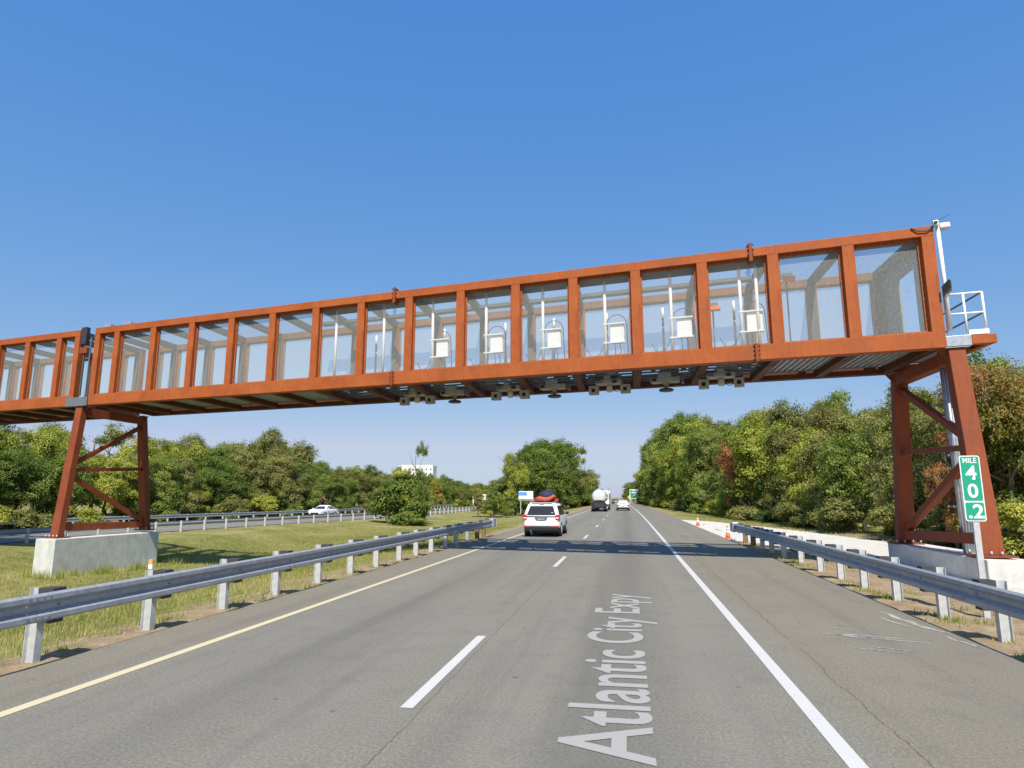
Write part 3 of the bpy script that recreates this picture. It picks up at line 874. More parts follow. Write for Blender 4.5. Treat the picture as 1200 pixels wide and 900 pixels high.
def guardrail(label, xf, side, y0, y1, zbase, ztop, posts, wood=(), end=0, group=None, blk=True, cat="guardrail"):
    """xf(y): x of the post line; side: +1 traffic to the right of the posts"""
    r = empty("guardrail", (xf(y0), y0, zbase(y0)), 0, label, cat, group)
    ox, oy, oz = r.location
    prof = wprof(side)
    y = y0; k = 0
    while y < y1 - .05:
        ye = min(y + 3.81, y1)
        m = MB(); n = len(prof)
        fa, fb = xf(y)+side*.275, xf(ye)+side*.275
        za, zb = zbase(y)+ztop-.31, zbase(ye)+ztop-.31
        vs = [(fa+px-ox, y-oy, za+pz-oz) for px, pz in prof] + [(fb+px-ox, ye-.012-oy, zb+pz-oz) for px, pz in prof]
        fs = [tuple(range(n)), tuple(reversed(range(n, 2*n)))] + [(i, n+i, n+(i+1) % n, (i+1) % n) for i in range(n)]
        m.add(vs, fs); ro = m.build("rail", RAIL, r)
        if blk: tag(link("splice_bolts", SPLM, ro, (fa+side*.086-ox, y+.1-oy, za-oz)), kind="stuff")
        y = ye
    pmesh = ibeam(side, ztop+.02, -.5).mesh("post", GALVP)
    bmesh_ = MB().bb(.08*side, .28*side, -.09, .09, ztop-.36, ztop+.03).mesh("blockout", BLOCK)
    wmesh = MB().bb(-.09, .09, -.07, .07, -.5, ztop-.02).mesh("post", WOOD)
    for i, py in enumerate(posts):
        loc = (xf(py)-ox, py-oy, zbase(py)-oz)
        link("post", wmesh if i in wood else pmesh, r, loc)
        if blk:
            link("blockout", bmesh_, r, loc)
            link("rail_bolt", BOLTH, r, (loc[0]+side*.292, loc[1], loc[2]+ztop-.155))
    if end:
        yy = end; fx = xf(yy)+side*.3-ox; zz = zbase(yy)+ztop-oz
        MB().bb(fx-.12, fx+.14, yy-oy-.05, yy-oy+.55, zz-.36, zz+.05).build("end_terminal", GALV, r, bevel=.02)
        MB().bb(fx-.13, fx+.15, yy-oy+.551, yy-oy+.6, zz-.34, zz+.03).build("impact_plate", GALVP, r)
    return r
pl = [-4.5, -2.6, -.7, 1.2, 3.1, 5.0] + [6.85, 8.72, 10.5, 12.2, 14.0, 15.75, 17.45, 19.3, 20.9, 22.6, 24.4, 26.0, 27.9, 29.8, 31.2]
guardrail("galvanised guardrail along the left shoulder, ending in the median before the white wagon", lambda y: -6.84, 1, -5, 31.7, lambda y: -.01, .80, pl, (19, 20), 31.5)
pr = [-4.2, -2.3, -.4, 1.5, 3.4, 5.2, 7.0, 8.5] + [9.98, 11.7, 13.5, 15.2, 16.75, 18.4, 20.3, 22.4, 24.2, 25.8, 27.6, 29.3]
guardrail("galvanised guardrail along the right shoulder in front of the gantry leg and mile sign", lambda y: 4.86, -1, -5, 30.0, lambda y: -.04, .78, pr, (18, 19), 29.9)
zo = lambda y: -.5
guardrail("far guardrail with white posts on the median side of the opposite carriageway", lambda y: xin(y)+.2, -1, 6, 175, zo, .72, list(np.arange(6.5, 175, 1.905*1.25)), blk=0)
guardrail("farthest guardrail against the wood on the outer side of the opposite carriageway", lambda y: xin(y)-11.9, 1, 14, 150, zo, .78, list(np.arange(14.5, 150, 1.905*1.25)), blk=0)

# ------------------------------------------------------------------ mile marker sign
sg = empty("mile_sign", (5.62, 12.0, -.05), R(-4), "green mile marker sign 40.2 on a steel post behind the right guardrail", "sign")
MB().bb(-.035, .035, 0, .03, 0, 2.5).bb(-.045, -.035, .0, .05, 0, 2.5).bb(.035, .045, .0, .05, 0, 2.5).build("post", GALVP, sg)
def rrect(w, h, r, n=5):
    p = []
    for cx, cy, a0 in ((w/2-r, h/2-r, 0), (-w/2+r, h/2-r, 90), (-w/2+r, -h/2+r, 180), (w/2-r, -h/2+r, 270)):
        for k in range(n+1):
            a = R(a0 + 90*k/n); p.append((cx + r*math.cos(a), cy + r*math.sin(a)))
    return p
zc = 2.055
pw, phh = .30, 1.07
o = MB().prism([(a, b+zc) for a, b in rrect(pw, phh, .04)], 'y', -.012, -.002).build("panel", SIGNW, sg)
MB().prism([(a, b+zc+.1575) for a, b in rrect(pw-.03, phh-.345, .03)], 'y', -.0145, -.0125).build("green_field", SIGNG, o)
MB().prism([(a, b+zc-.375) for a, b in rrect(pw-.03, .29, .03)], 'y', -.0145, -.0125).build("green_field", SIGNG, o)
def sign_text(body, w, h, x, z, bold=.02, y=-.0155, par=o):
    m = fit_text(text_mesh(body, bold), w, h); m.materials.append(SIGNW)
    t = link("lettering", m, par); t.rotation_euler = (R(90), 0, 0); t.location = (x, y, z); return t
sign_text("MILE", .2, .085, 0, zc+.455, .01)
sign_text("4", .16, .23, 0, zc+.255)
sign_text("0", .15, .23, 0, zc-.04)
sign_text(".2", .225, .23, .012, zc-.375)

# ------------------------------------------------------------------ cones and marker
def cone(x, y, lab):
    r = empty("traffic_cone", (x, y, .0), 0, lab, "traffic cone", "traffic cones by the stone pad")
    MB().bb(-.19, .19, -.19, .19, 0, .04).build("base", BLACK if False else ORNGC, r, bevel=.01)
    r.scale = (.78, .78, .8)
    MB().lathe([(.14, .04), (.105, .3)], 18).build("cone_body", ORNGC, r)
    MB().lathe([(.108, .3), (.086, .44)], 18).build("reflective_band", SIGNW, r)
    MB().lathe([(.085, .44), (.077, .5)], 18).build("cone_body", ORNGC, r)
    MB().lathe([(.079, .5), (.06, .6)], 18).build("reflective_band", SIGNW, r)
    MB().lathe([(.059, .6), (.04, .72)], 18).build("cone_body", ORNGC, r)
cone(4.52, 31.9, "orange traffic cone with white bands, the nearer one, before the guardrail end")
cone(4.6, 45.8, "small orange traffic cone, the farther one, at the tip of the stone pad")
mk = empty("delineator", (-7.05, 8.95, 0), 0, "small orange and white delineator on top of the left guardrail", "delineator")
MB().bb(-.02, .02, -.01, .01, .74, .799).build("stem", WHITE, mk)
MB().bb(-.032, .032, -.02, .02, .8, .87).build("reflector_base", WHITE, mk)
MB().bb(-.032, .032, -.02, .02, .872, .94).build("reflector", simple("amber_reflector", (.8, .35, .08), .5), mk)

# ------------------------------------------------------------------ vehicles
def ring(hw, y0, y1, r, z, n=5):
    r = min(r, hw*.9, (y1-y0)/2*.9)
    p = []
    for cx, cy, a0 in ((hw-r, y1-r, 0), (-hw+r, y1-r, 90), (-hw+r, y0+r, 180), (hw-r, y0+r, 270)):
        for k in range(n+1):
            a = R(a0 + 90*k/n); p.append((cx + r*math.cos(a), cy + r*math.sin(a), z))
    return p
def loft(levels, n=5):
    m = MB(); rs = [ring(hw, y0, y1, r, z, n) for z, hw, y0, y1, r in levels]
    k = len(rs[0]); vs = [p for q in rs for p in q]; fs = []
    for i in range(len(rs)-1):
        for j in range(k):
            fs.append((i*k+j, i*k+(j+1) % k, (i+1)*k+(j+1) % k, (i+1)*k+j))
    m.add(vs, fs, True)
    m.add(rs[0], [tuple(reversed(range(k)))]); m.add(rs[-1], [tuple(range(k))])
    return m
def lerp_levels(levels, z):
    for a, b in zip(levels, levels[1:]):
        if a[0] <= z <= b[0]:
            t = (z-a[0]) / (b[0]-a[0] + 1e-9)
            return [a[i] + (b[i]-a[i])*t for i in range(5)]
    return levels[-1]
def wheel(r, x, y, rad=.34, w=.22, side=1):
    t = MB().tube([(x-side*w/2, y, rad), (x+side*w/2, y, rad)], rad, 20)
    wo = MB().tube([(-w/2, 0, 0), (w/2, 0, 0)], rad, 22).build("wheel", RUBBER, r, (x, y, rad))
    MB().tube([(side*w/2-.01*side, 0, 0), (side*(w/2+.012), 0, 0)], rad*.62, 16).build("rim", GALVP, wo)
def patch(pts):
    m = MB(); m.add(pts, [tuple(range(len(pts)))]); return m
def car(name, lab, cat, loc, rz, lower, cabin, paint, length, wb, kind='suv', tint=GLASS):
    """rear at y=0, front at y=length"""
    r = empty(name, loc, rz, lab, cat)
    zb = lower[0][0]
    sill = loft([lower[0], lower[1]]).build("lower_trim", BLACK, r)
    b = loft(lower[1:]).build("body", paint, r)
    cb = loft(cabin).build("cabin", paint, r)
    belt, top = cabin[0][0], cabin[-2][0]
    zl, zh = belt+.05, top-.07
    L0, L1 = lerp_levels(cabin, zl), lerp_levels(cabin, zh)
    e = .012
    # rear window and windscreen
    def win(yi, sgn, name):
        w0, w1 = L0[1]-.14, L1[1]-.16
        y0_, y1_ = L0[yi]+sgn*e, L1[yi]+sgn*e
        p = [(-w0, y0_, zl), (w0, y0_, zl), (w1, y1_, zh), (-w1, y1_, zh)]
        q = [(x, yy-sgn*.03, z) for x, yy, z in p]
        m = MB(); m.add(p+q, [(0, 1, 2, 3), (7, 6, 5, 4), (4, 5, 1, 0), (5, 6, 2, 1), (6, 7, 3, 2), (7, 4, 0, 3)])
        return m.build(name, tint, r)
    win(2, -1, "rear_window"); win(3, 1, "windscreen")
    # side windows, two per side
    for sx in (-1, 1):
        ya0, ya1 = L0[2]+.25, L0[3]-.28
        yb0, yb1 = L1[2]+.22, L1[3]-.22
        for t0, t1 in ((0, .3), (.33, .64), (.67, 1)):
            p = []
            for t, zz, LL, a, bb_ in ((t0, zl, L0, ya0, ya1), (t1, zl, L0, ya0, ya1), (t1, zh, L1, yb0, yb1), (t0, zh, L1, yb0, yb1)):
                p.append((sx*(LL[1]+e), a + (bb_-a)*t, zz))
            q = [(x-sx*.03, yy, z) for x, yy, z in p]
            m = MB(); m.add(p+q, [(0, 1, 2, 3), (7, 6, 5, 4), (4, 5, 1, 0), (5, 6, 2, 1), (6, 7, 3, 2), (7, 4, 0, 3)])
            m.build("side_window", tint, r)
        hw = lower[2][1]
        for yy in wb:
            wheel(r, sx*(hw-.1), yy, .34 if kind == 'suv' else .32, .22, sx)
        MB().box((sx*(hw+.09), cabin[0][3]-.45, belt+.1), (.17, .1, .14)).build("mirror", BLACK if kind == 'suv' else paint, r, bevel=.02)
    return r

# white wagon ahead in the left lane
lower = [(.22, .82, .16, 4.42, .2), (.46, .87, .03, 4.53, .22), (.62, .885, .0, 4.55, .22), (.86, .885, .04, 4.5, .22), (.98, .86, .06, 4.3, .22)]
cabin = [(.97, .855, .065, 3.45, .12), (1.25, .78, .2, 3.0, .12), (1.52, .69, .36, 2.45, .14), (1.6, .6, .52, 2.2, .16)]
suv = car("white_wagon", "white estate car with bags strapped on its roof, ahead in the left lane", "car", (-4.08, 31.35, 0), 0, lower, cabin, WHITEC, 4.55, (.9, 3.55))
for sx in (-1, 1):
    m = MB().bb(sx*.68, sx*.9, -.02, .2, .84, 1.05).build("tail_light", RED, suv, bevel=.03)
    MB().bb(sx*.7, sx*.84, -.027, -.021, .87, .92).build("reverse_light", SIGNW, m)
    MB().bb(sx*.56, sx*.86, -.012, .06, .49, .53).build("reflector", RED, suv)
    MB().tube([(sx*.6, .7, 1.63), (sx*.6, 2.1, 1.63)], .025, 6).build("roof_rail", GALVD, suv)
MB().bb(-.8, .8, -.02, .1, .3, .5).build("rear_bumper", BLACK, suv, bevel=.03)
MB().bb(-.26, .26, -.012, .05, .8, .9).build("plate_recess", GALVD, suv)
MB().bb(-.15, .15, -.02, -.013, .79, .87).build("licence_plate", GALV, suv)
MB().bb(-.3, .3, -.03, .05, .9, .935).build("chrome_strip", CHROME, suv)
MB().tube([(.0, .22, 1.2), (.35, .24, 1.17)], .012, 6).build("wiper", BLACK, suv)
MB().bb(-.5, .5, .33, .5, 1.575, 1.605).build("spoiler", WHITEC, suv, bevel=.01)
MB().bb(-.12, .12, .31, .33, 1.54, 1.57).build("brake_light", RED, suv)
MB().bb(-.84, .84, 4.45, 4.56, .62, .74).build("headlight_band", SIGNW, suv)
MB().tube([(-.5, .12, .3), (-.5, -.02, .3)], .035, 8).build("exhaust", GALVD, suv)
MB().lathe([(.06, 0), (.06, .004)], 12).build("window_sticker", SIGNW, suv, (.52, .135, 1.1)).rotation_euler = (R(78), 0, 0)
for zz, ww in ((.985, .8), (.515, .74)):
    MB().bb(-ww, ww, -.008, .05, zz, zz+.008).build("hatch_seam", DARK, suv)
rack = empty("roof_luggage", (-4.0, 32.2, 1.66), 0, "navy bag bound with red orange floats on the white estate car roof", "luggage")
def blob(cx, cy, cz, rx, ry, rz, seed, n=14):
    q = random.Random(seed); m = MB(); vs = []; rows = 8
    for i in range(rows+1):
        a = math.pi*i/rows
        for k in range(n):
            t = 2*math.pi*k/n
            j = 1 + q.uniform(-.07, .07)
            vs.append((cx+rx*math.sin(a)*math.cos(t)*j, cy+ry*math.sin(a)*math.sin(t)*j, cz+rz*math.cos(a)*j))
    fs = [(i*n+k, (i+1)*n+k, (i+1)*n+(k+1) % n, i*n+(k+1) % n) for i in range(rows) for k in range(n)]
    m.add(vs, fs, True); return m
blob(.08, .5, .3, .5, .75, .33, 4).build("bag", NAVY, rack)
MB().tube([(-.56, .0, .12), (-.3, -.1, .18), (0, -.12, .13), (.3, -.1, .17), (.52, -.02, .3), (.64, .05, .26)], [.09, .12, .12, .11, .1, .05], 10).build("float", REDC, rack)
MB().tube([(-.58, .1, .05), (-.58, 1.2, .06)], .1, 10).build("float", REDC, rack)
MB().tube([(.58, .1, .05), (.6, 1.2, .06)], .1, 10).build("float", REDC, rack)
MB().tube([(.0, -.02, .3), (.15, .0, .42), (.3, .05, .38)], .05, 8).build("strap", REDC, rack)
rack.scale = (.86, .9, .86)
MB().bb(-.55, .55, .02, .07, -.04, .03).bb(-.55, .55, .9, .95, -.04, .03).build("rack_bar", DARK, rack)

# sedans
slow = [(.2, .78, .2, 4.5, .25), (.42, .88, .04, 4.66, .3), (.6, .9, .0, 4.7, .3), (.82, .89, .05, 4.66, .3), (.93, .84, .12, 4.45, .3)]
scab = [(.92, .82, .62, 3.55, .2), (1.15, .72, 1.0, 3.05, .2), (1.36, .6, 1.45, 2.65, .2), (1.43, .5, 1.7, 2.4, .2)]
def sedan(lab, loc, rz, paint=WHITEC, name="sedan"):
    r = car(name, lab, "car", loc, rz, slow, scab, paint, 4.7, (.95, 3.7), 'sedan')
    for sx in (-1, 1):
        MB().bb(sx*.5, sx*.84, -.01, .15, .68, .84).build("tail_light", RED, r, bevel=.02)
        MB().bb(sx*.5, sx*.84, 4.55, 4.69, .6, .74).build("headlight", SIGNW, r, bevel=.02)
    MB().bb(-.75, .75, -.02, .1, .3, .48).build("rear_bumper", BLACK, r, bevel=.03)
    MB().bb(-.5, .5, 4.6, 4.715, .4, .58).build("grille", BLACK, r, bevel=.02)
    MB().bb(-.15, .15, -.03, .0, .6, .7).build("licence_plate", PLATE, r)
    return r
sedan("white saloon car ahead in the right lane behind the green sign", (-.62, 95, 0), R(.5), simple("pale_silver_paint", (.62, .63, .68), .3, var=.03))
sedan("dark car far ahead, just left of the white saloon near the horizon", (-3.4, 190, 0), R(1.), simple("dark_blue_paint", (.05, .06, .1), .3))
sedan("white saloon car coming the other way behind the far guardrail", (-36.9, 78.5, -.5), R(180))
for xx, yy, lb, pt in ((-40.5, 190, "small pale car far off on the opposite carriageway beside the white road sign", WHITEC),):
    sedan(lb, (xx, yy, -.5), R(180), pt)

# tanker truck
tk = empty("tanker_truck", (-3.72, 88.5, 0), 0, "tanker lorry with a pale rounded tank, ahead in the left lane", "tanker truck")
def tankz(z): return z
pr_ = [(.02, .0), (.6, .02), (.86, .07), (.98, .18), (1.04, .4), (1.04, 11.4), (.9, 11.8), (.3, 11.95)]
m = MB(); n = 28; vs = []
for rad, yy in pr_:
    for k in range(n):
        t = 2*math.pi*k/n; vs.append((rad*math.cos(t), yy, 2.25 + rad*math.sin(t)))
m.add(vs, [(i*n+(k+1) % n, i*n+k, (i+1)*n+k, (i+1)*n+(k+1) % n) for i in range(len(pr_)-1) for k in range(n)], True)
m.build("tank", TANK, tk)
MB().bb(-.35, .35, .8, 10.8, 3.36, 3.46).build("walkway", GALV, tk)
for yy in (.4, 3.8, 7.4, 10.9):
    MB().tube([(1.06*math.cos(t), yy, 2.25+1.06*math.sin(t)) for t in np.linspace(0, 2*math.pi, 25)], .03, 6).build("tank_ring", GALV, tk)
MB().bb(-.5, .5, .3, 11.5, .85, 1.1).build("chassis", DARK, tk)
MB().bb(-1.2, 1.2, -.1, .05, .5, .72).build("rear_bumper", GALVD, tk, bevel=.02)
MB().prism([(-1.1, .5), (1.1, .5), (1.15, 1.15), (.8, 1.55), (.4, 1.72), (-.4, 1.72), (-.8, 1.55), (-1.15, 1.15)], "y", -.12, .3).build("rear_panel", BLACK, tk)
MB().bb(-.75, .75, -.16, -.125, .72, 1.3).build("hose_box", DARK, tk)
MB().bb(-.14, .14, -.02, .1, .72, 1.0).build("discharge_valve", GALVP, tk)
for sx in (-1, 1):
    for yy in (1.0, 2.3):
        w_ = MB().tube([(sx*.65, yy, .5), (sx*1.22, yy, .5)], .5, 20).build("wheel", RUBBER, tk)
        MB().tube([(sx*1.2, yy, .5), (sx*1.24, yy, .5)], .26, 14).build("rim", CHROME, w_)
    for yy in (13.2, 14.5, 17.8):
        MB().tube([(sx*.7, yy, .5), (sx*1.2, yy, .5)], .5, 20).build("wheel", RUBBER, tk)
    MB().bb(sx*.68, sx*1.2, .35, .38, .35, .95).build("mud_flap", simple("mud_flap_grey", (.2, .18, .16), .7), tk)
    MB().bb(sx*.85, sx*1.1, -.03, .02, .78, .86).build("tail_light", RED, tk)
    MB().bb(sx*.72, sx*1.22, .45, 2.9, 1.02, 1.1).build("mudguard", GALVD, tk)
    MB().bb(sx*1.28, sx*1.42, 15.8, 15.9, 2.0, 2.7).build("mirror", CHROME, tk)
    MB().tube([(sx*1.2, 14.3, 1.0), (sx*1.2, 14.3, 3.7)], .08, 10).build("exhaust_stack", CHROME if sx > 0 else DARK, tk)
loft([(.6, 1.1, 12.6, 19.2, .2), (1.2, 1.15, 14.4, 19.3, .3), (1.7, 1.15, 14.4, 19.1, .3), (1.8, 1.15, 14.4, 17.2, .2), (2.9, 1.1, 14.4, 16.6, .2), (3.3, .95, 14.4, 16.2, .3)]).build("cab", WHITEC, tk)
MB().bb(-.9, .9, 14.38, 14.41, 2.1, 2.7).build("cab_window", GLASS, tk)

tk.scale = (.88, .88, .88)
# ------------------------------------------------------------------ far signs, poles, building
def board(name, lab, x, y, z0, w, h, zbot, mat, posts=(-.35, .35), cat="sign"):
    r = empty(name, (x, y, z0), 0, lab, cat)
    for p in posts: MB().bb(p*w-.06, p*w+.06, .03, .15, 0, zbot+h*.9).build("post", GALVP, r)
    b = MB().bb(-w/2, w/2, -.03, .03, zbot, zbot+h).build("panel", SIGNW, r, bevel=.03)
    MB().bb(-w/2+.06*h, w/2-.06*h, -.06, -.032, zbot+.06*h, zbot+.94*h).build("field", mat, b)
    return r, b
g, gb = board("exit_sign", "green motorway sign standing on the right verge far ahead", 3.2, 235, 0, 4.6, 3.3, 1.4, SIGNG)
for k, wdt in enumerate((2.6, 3.2, 2.0)):
    MB().bb(-wdt/2, wdt/2, -.075, -.061, 4.2-.8*k, 4.5-.8*k).build("legend_bar", SIGNW, gb)
ys_ = empty("warning_sign", (1.05, 250, 0), 0, "yellow warning sign on a post just left of the green motorway sign", "sign")
MB().bb(-.06, .06, .02, .1, 0, 2.0).build("post", GALVP, ys_)
MB().prism([(0, 1.0), (.95, 1.95), (0, 2.9), (-.95, 1.95)], 'y', -.02, .02).build("panel", SIGNY, ys_)
lp = empty("utility_pole", (2.6, 252, 0), 0, "tall pale pole between the yellow and green signs", "pole")
MB().tube([(0, 0, 0), (0, 0, 5.8)], [.14, .1], 8).build("shaft", WOOD, lp)
MB().tube([(0, 0, 5.6), (.5, 0, 5.7)], .04, 6).build("arm", WOOD, lp)
ws = empty("small_white_sign", (5.9, 228, 0), 0, "small white plate on a post right of the green motorway sign", "sign")
MB().bb(-.04, .04, .02, .08, 0, 2.5).build("post", GALVP, ws)
MB().bb(-.22, .22, -.02, .018, 1.5, 2.6).build("panel", SIGNW, ws)
b, bb_ = board("blue_sign", "blue and white roadside sign behind the white estate car roof", -15.5, 101, -.6, 2.3, 1.4, 2.0, SIGNW)
MB().bb(-1.15, .2, -.075, -.061, 2.75, 3.3).build("blue_patch", SIGNB, bb_)
MB().bb(-1.15, 1.1, -.075, -.061, 2.1, 2.25).build("blue_patch", SIGNB, bb_)
w2, wb2 = board("white_road_sign", "white road sign on two legs beside the opposite carriageway far off", -27.2, 122, -.55, 1.7, 1.1, 1.9, simple("sign_grey_white", (.6, .6, .56), .5))
MB().bb(-.6, .6, -.075, -.061, 2.55, 2.7).build("legend_bar", DARK, wb2); MB().bb(-.6, .5, -.075, -.061, 2.2, 2.35).build("legend_bar", DARK, wb2)
pz = empty("marker_post", (-34.5, 146, -.5), 0, "short white post on the outer edge of the opposite carriageway", "post")
MB().tube([(0, 0, 0), (0, 0, 2.6)], .12, 8).build("shaft", WHITE, pz)
MB().lathe([(.14, 0), (.14, .12)], 8, (0, 0, 2.6)).build("cap", WHITE, pz)
lpst = empty("lamp_post", (-57.5, 86, 0), 0, "white lamp post showing among the trees left of the gantry centre", "lamp post")
MB().tube([(0, 0, 0), (0, 0, 6.2)], [.14, .1], 8).build("shaft", WHITE, lpst)
MB().bb(-.55, .1, -.25, .25, 4.5, 5.0).build("lamp_box", WHITE, lpst, bevel=.05)
# pale block with window rows above the trees
bd = empty("pale_building", (-97.5, 295, 0), R(8), "pale flat roofed building rising above the far trees", "building")
MB().bb(-8, 8, 0, 12, 0, 16.2).build("wall", WHITE, bd)
MB().bb(-8.15, 8.15, -.15, 12.15, 16.2, 16.9).build("parapet", WHITE, bd)
wm = MB().bb(-.42, .42, -.04, .02, 0, .95).mesh("window", GALVD)
for zz in (10.2, 12.4, 14.4):
    for k in range(8):
        link("window", wm, bd, (-7 + 2*k, 0, zz))

# ------------------------------------------------------------------ trees
def leaf_mesh(name, seed, lobes, ncl, per, leaf, spread, low=.12):
    """crown in a unit box: z 0..1, radius about .5; leaf clumps on lobed surfaces"""
    q = np.random.default_rng(seed)
    L = np.array(lobes)
    cen, out = [], []
    while len(cen) < ncl:
        i = q.choice(len(L), p=(L[:, 3]**2)/np.sum(L[:, 3]**2))
        d = q.normal(size=3); d /= np.linalg.norm(d)
        if d[2] < -.55: continue
        r = L[i, 3] * (q.uniform(.72, 1.03) if q.random() < .85 else q.uniform(.3, .75))
        p = L[i, :3] + d*np.array([r, r, r*L[i, 4]])
        deep = min(np.linalg.norm((p-L[j, :3])/np.array([1, 1, L[j, 4]]))/L[j, 3] for j in range(len(L)))
        if deep < .55 and q.random() < .8: continue
        if p[2] < low*.5: continue
        cen.append(p); out.append(d)
    cen, out = np.array(cen), np.array(out)
    N = ncl*per
    c = np.repeat(cen, per, 0) + q.normal(size=(N, 3))*np.array([spread, spread, spread*.62])
    o = np.repeat(out, per, 0)
    nrm = o*.75 + np.array([0, 0, .5]) + q.normal(size=(N, 3))*.38
    nrm /= np.linalg.norm(nrm, axis=1)[:, None]
    a = np.cross(nrm, q.normal(size=(N, 3))); a /= np.linalg.norm(a, axis=1)[:, None]
    b = np.cross(nrm, a)
    s = leaf*q.uniform(.6, 1.35, size=(N, 1))
    fold = nrm*s*.25
    v = np.stack([c-a*s, c-b*s*.55+fold, c+a*s, c+b*s*.55+fold], 1).reshape(-1, 3)
    m = bpy.data.meshes.new(name)
    m.vertices.add(4*N); m.vertices.foreach_set("co", v.astype('f').ravel())
    m.loops.add(4*N); m.loops.foreach_set("vertex_index", np.arange(4*N, dtype='i'))
    m.polygons.add(N); m.polygons.foreach_set("loop_start", np.arange(0, 4*N, 4, dtype='i'))
    m.update(calc_edges=True)
    cl = np.repeat(q.normal(.5, .11, size=ncl), per) + q.normal(0, .08, size=N)
    at = m.attributes.new("tint", 'FLOAT', 'FACE'); at.data.foreach_set("value", np.clip(cl, 0, 1).astype('f'))
    m.materials.append(LEAF['green'])
    return m
def lobes_for(seed, n, shape):
    q = random.Random(seed); L = []
    if shape == 'round':
        L.append((0, 0, .5, .3, 1.15))
        for k in range(n):
            t = q.uniform(0, 6.283); z = q.uniform(.2, .82); rr_ = .36*math.sin(math.pi*min(.95, max(.1, z*.92)))**.6
            L.append((rr_*math.cos(t)*q.uniform(.6, 1), rr_*math.sin(t)*q.uniform(.6, 1), z, q.uniform(.1, .19), q.uniform(.65, .95)))
    elif shape == 'tall':
        L.append((0, 0, .45, .24, 1.6))
        for k in range(n):
            t = q.uniform(0, 6.283); z = q.uniform(.15, .9); rr_ = .3*(1-z*.6)
            L.append((rr_*math.cos(t), rr_*math.sin(t), z, q.uniform(.09, .16), q.uniform(.8, 1.1)))
    elif shape == 'loose':
        for k in range(n+4):
            t = q.uniform(0, 6.283); z = q.uniform(.15, .9); rr_ = q.uniform(.05, .4)*(1.1-z*.6)
            L.append((rr_*math.cos(t), rr_*math.sin(t), z, q.uniform(.09, .16), q.uniform(.55, .8)))
    else:
        for k in range(n+2):
            t = q.uniform(0, 6.283); rr_ = q.uniform(.0, .42); z = q.uniform(.1, .75)*(1.05-rr_)
            L.append((rr_*math.cos(t), rr_*math.sin(t), z, q.uniform(.14, .24), q.uniform(.7, 1.0)))
    return L
def trunk_mesh(seed, hgt=.85, r=.03):
    q = random.Random(seed); m = MB()
    pts = [(q.uniform(-.02, .02)*k, q.uniform(-.02, .02)*k, -.05 + hgt*k/5) for k in range(6)]
    m.tube(pts, [r*(1.25-.2*k) for k in range(6)], 8)
    for k in range(8):
        z = q.uniform(.22, .75); t = q.uniform(0, 6.283); l = q.uniform(.2, .38)
        b0 = (0, 0, z*hgt)
        m.tube([b0, (l*.5*math.cos(t), l*.5*math.sin(t), z*hgt+.07), (l*math.cos(t+.2), l*math.sin(t+.2), z*hgt+.2)], [r*.45, r*.3, r*.1], 5)
    return m.mesh("trunk", BARK)
KIND = {}
for k, (shape, n, ncl, per, leaf, spr) in enumerate([('round', 14, 380, 62, .0122, .036), ('tall', 14, 360, 60, .0115, .033), ('loose', 13, 270, 60, .012, .031), ('round', 18, 420, 58, .0112, .031),
                                                     ('bush', 7, 230, 60, .025, .05), ('bush', 10, 260, 60, .021, .044)]):
    vs = []
    for j in range(3 if k < 4 else 2):
        vs.append((leaf_mesh("crown", 100*k+j, lobes_for(31*k+j, n, shape), ncl, per, leaf, spr), trunk_mesh(7*k+j, .85 if k < 4 else .4, .022 if k < 4 else .02)))
    KIND[k] = vs
KIND[6] = [(leaf_mesh('crown', 900+j, lobes_for(77+j, 14, 'round'), 560, 60, .0102, .036), trunk_mesh(55+j, .85, .022)) for j in range(2)]
rt = random.Random(21)
WORDS = {'green': 'mid green', 'dark': 'dark green', 'olive': 'olive green', 'light': 'bright green', 'yellow': 'yellow green', 'rust': 'rusty', 'brown': 'browned', 'orange': 'orange leaved', 'mixed': 'autumn coloured'}
ROWW = {'L1': ('tree fronting the left wood', 'trees at the front edge of the left wood'),
        'L2': ('tree inside the left wood', 'trees in the middle of the left wood'),
        'L3': ('tree deep in the left wood', 'trees at the back of the left wood'),
        'LS': ('bush along the farthest guardrail', 'bushes along the farthest guardrail'),
        'LF': ('tree on the left horizon behind the wood', 'far trees on the left horizon'),
        'R1': ('tree fronting the right wood', 'trees at the front edge of the right wood'),
        'R2': ('tree inside the right wood', 'trees in the second row of the right wood'),
        'R3': ('tree deep in the right wood', 'trees at the back of the right wood'),
        'RS': ('bush fronting the right wood', 'bushes at the foot of the right wood'),
        'M1': ('tree in front of the median clump', 'trees of the median clump'),
        'M2': ('tree at the back of the median clump', 'trees at the back of the median clump'),
        'MS': ('bush at the foot of the median clump', 'bushes of the median clump'),
        'F': ('tree far away near the horizon', 'small far trees near the horizon')}
SHAPE = {0: 'rounded', 1: 'tall', 2: 'loose', 3: 'dense', 4: 'low', 5: 'spreading', 6: 'leafy'}
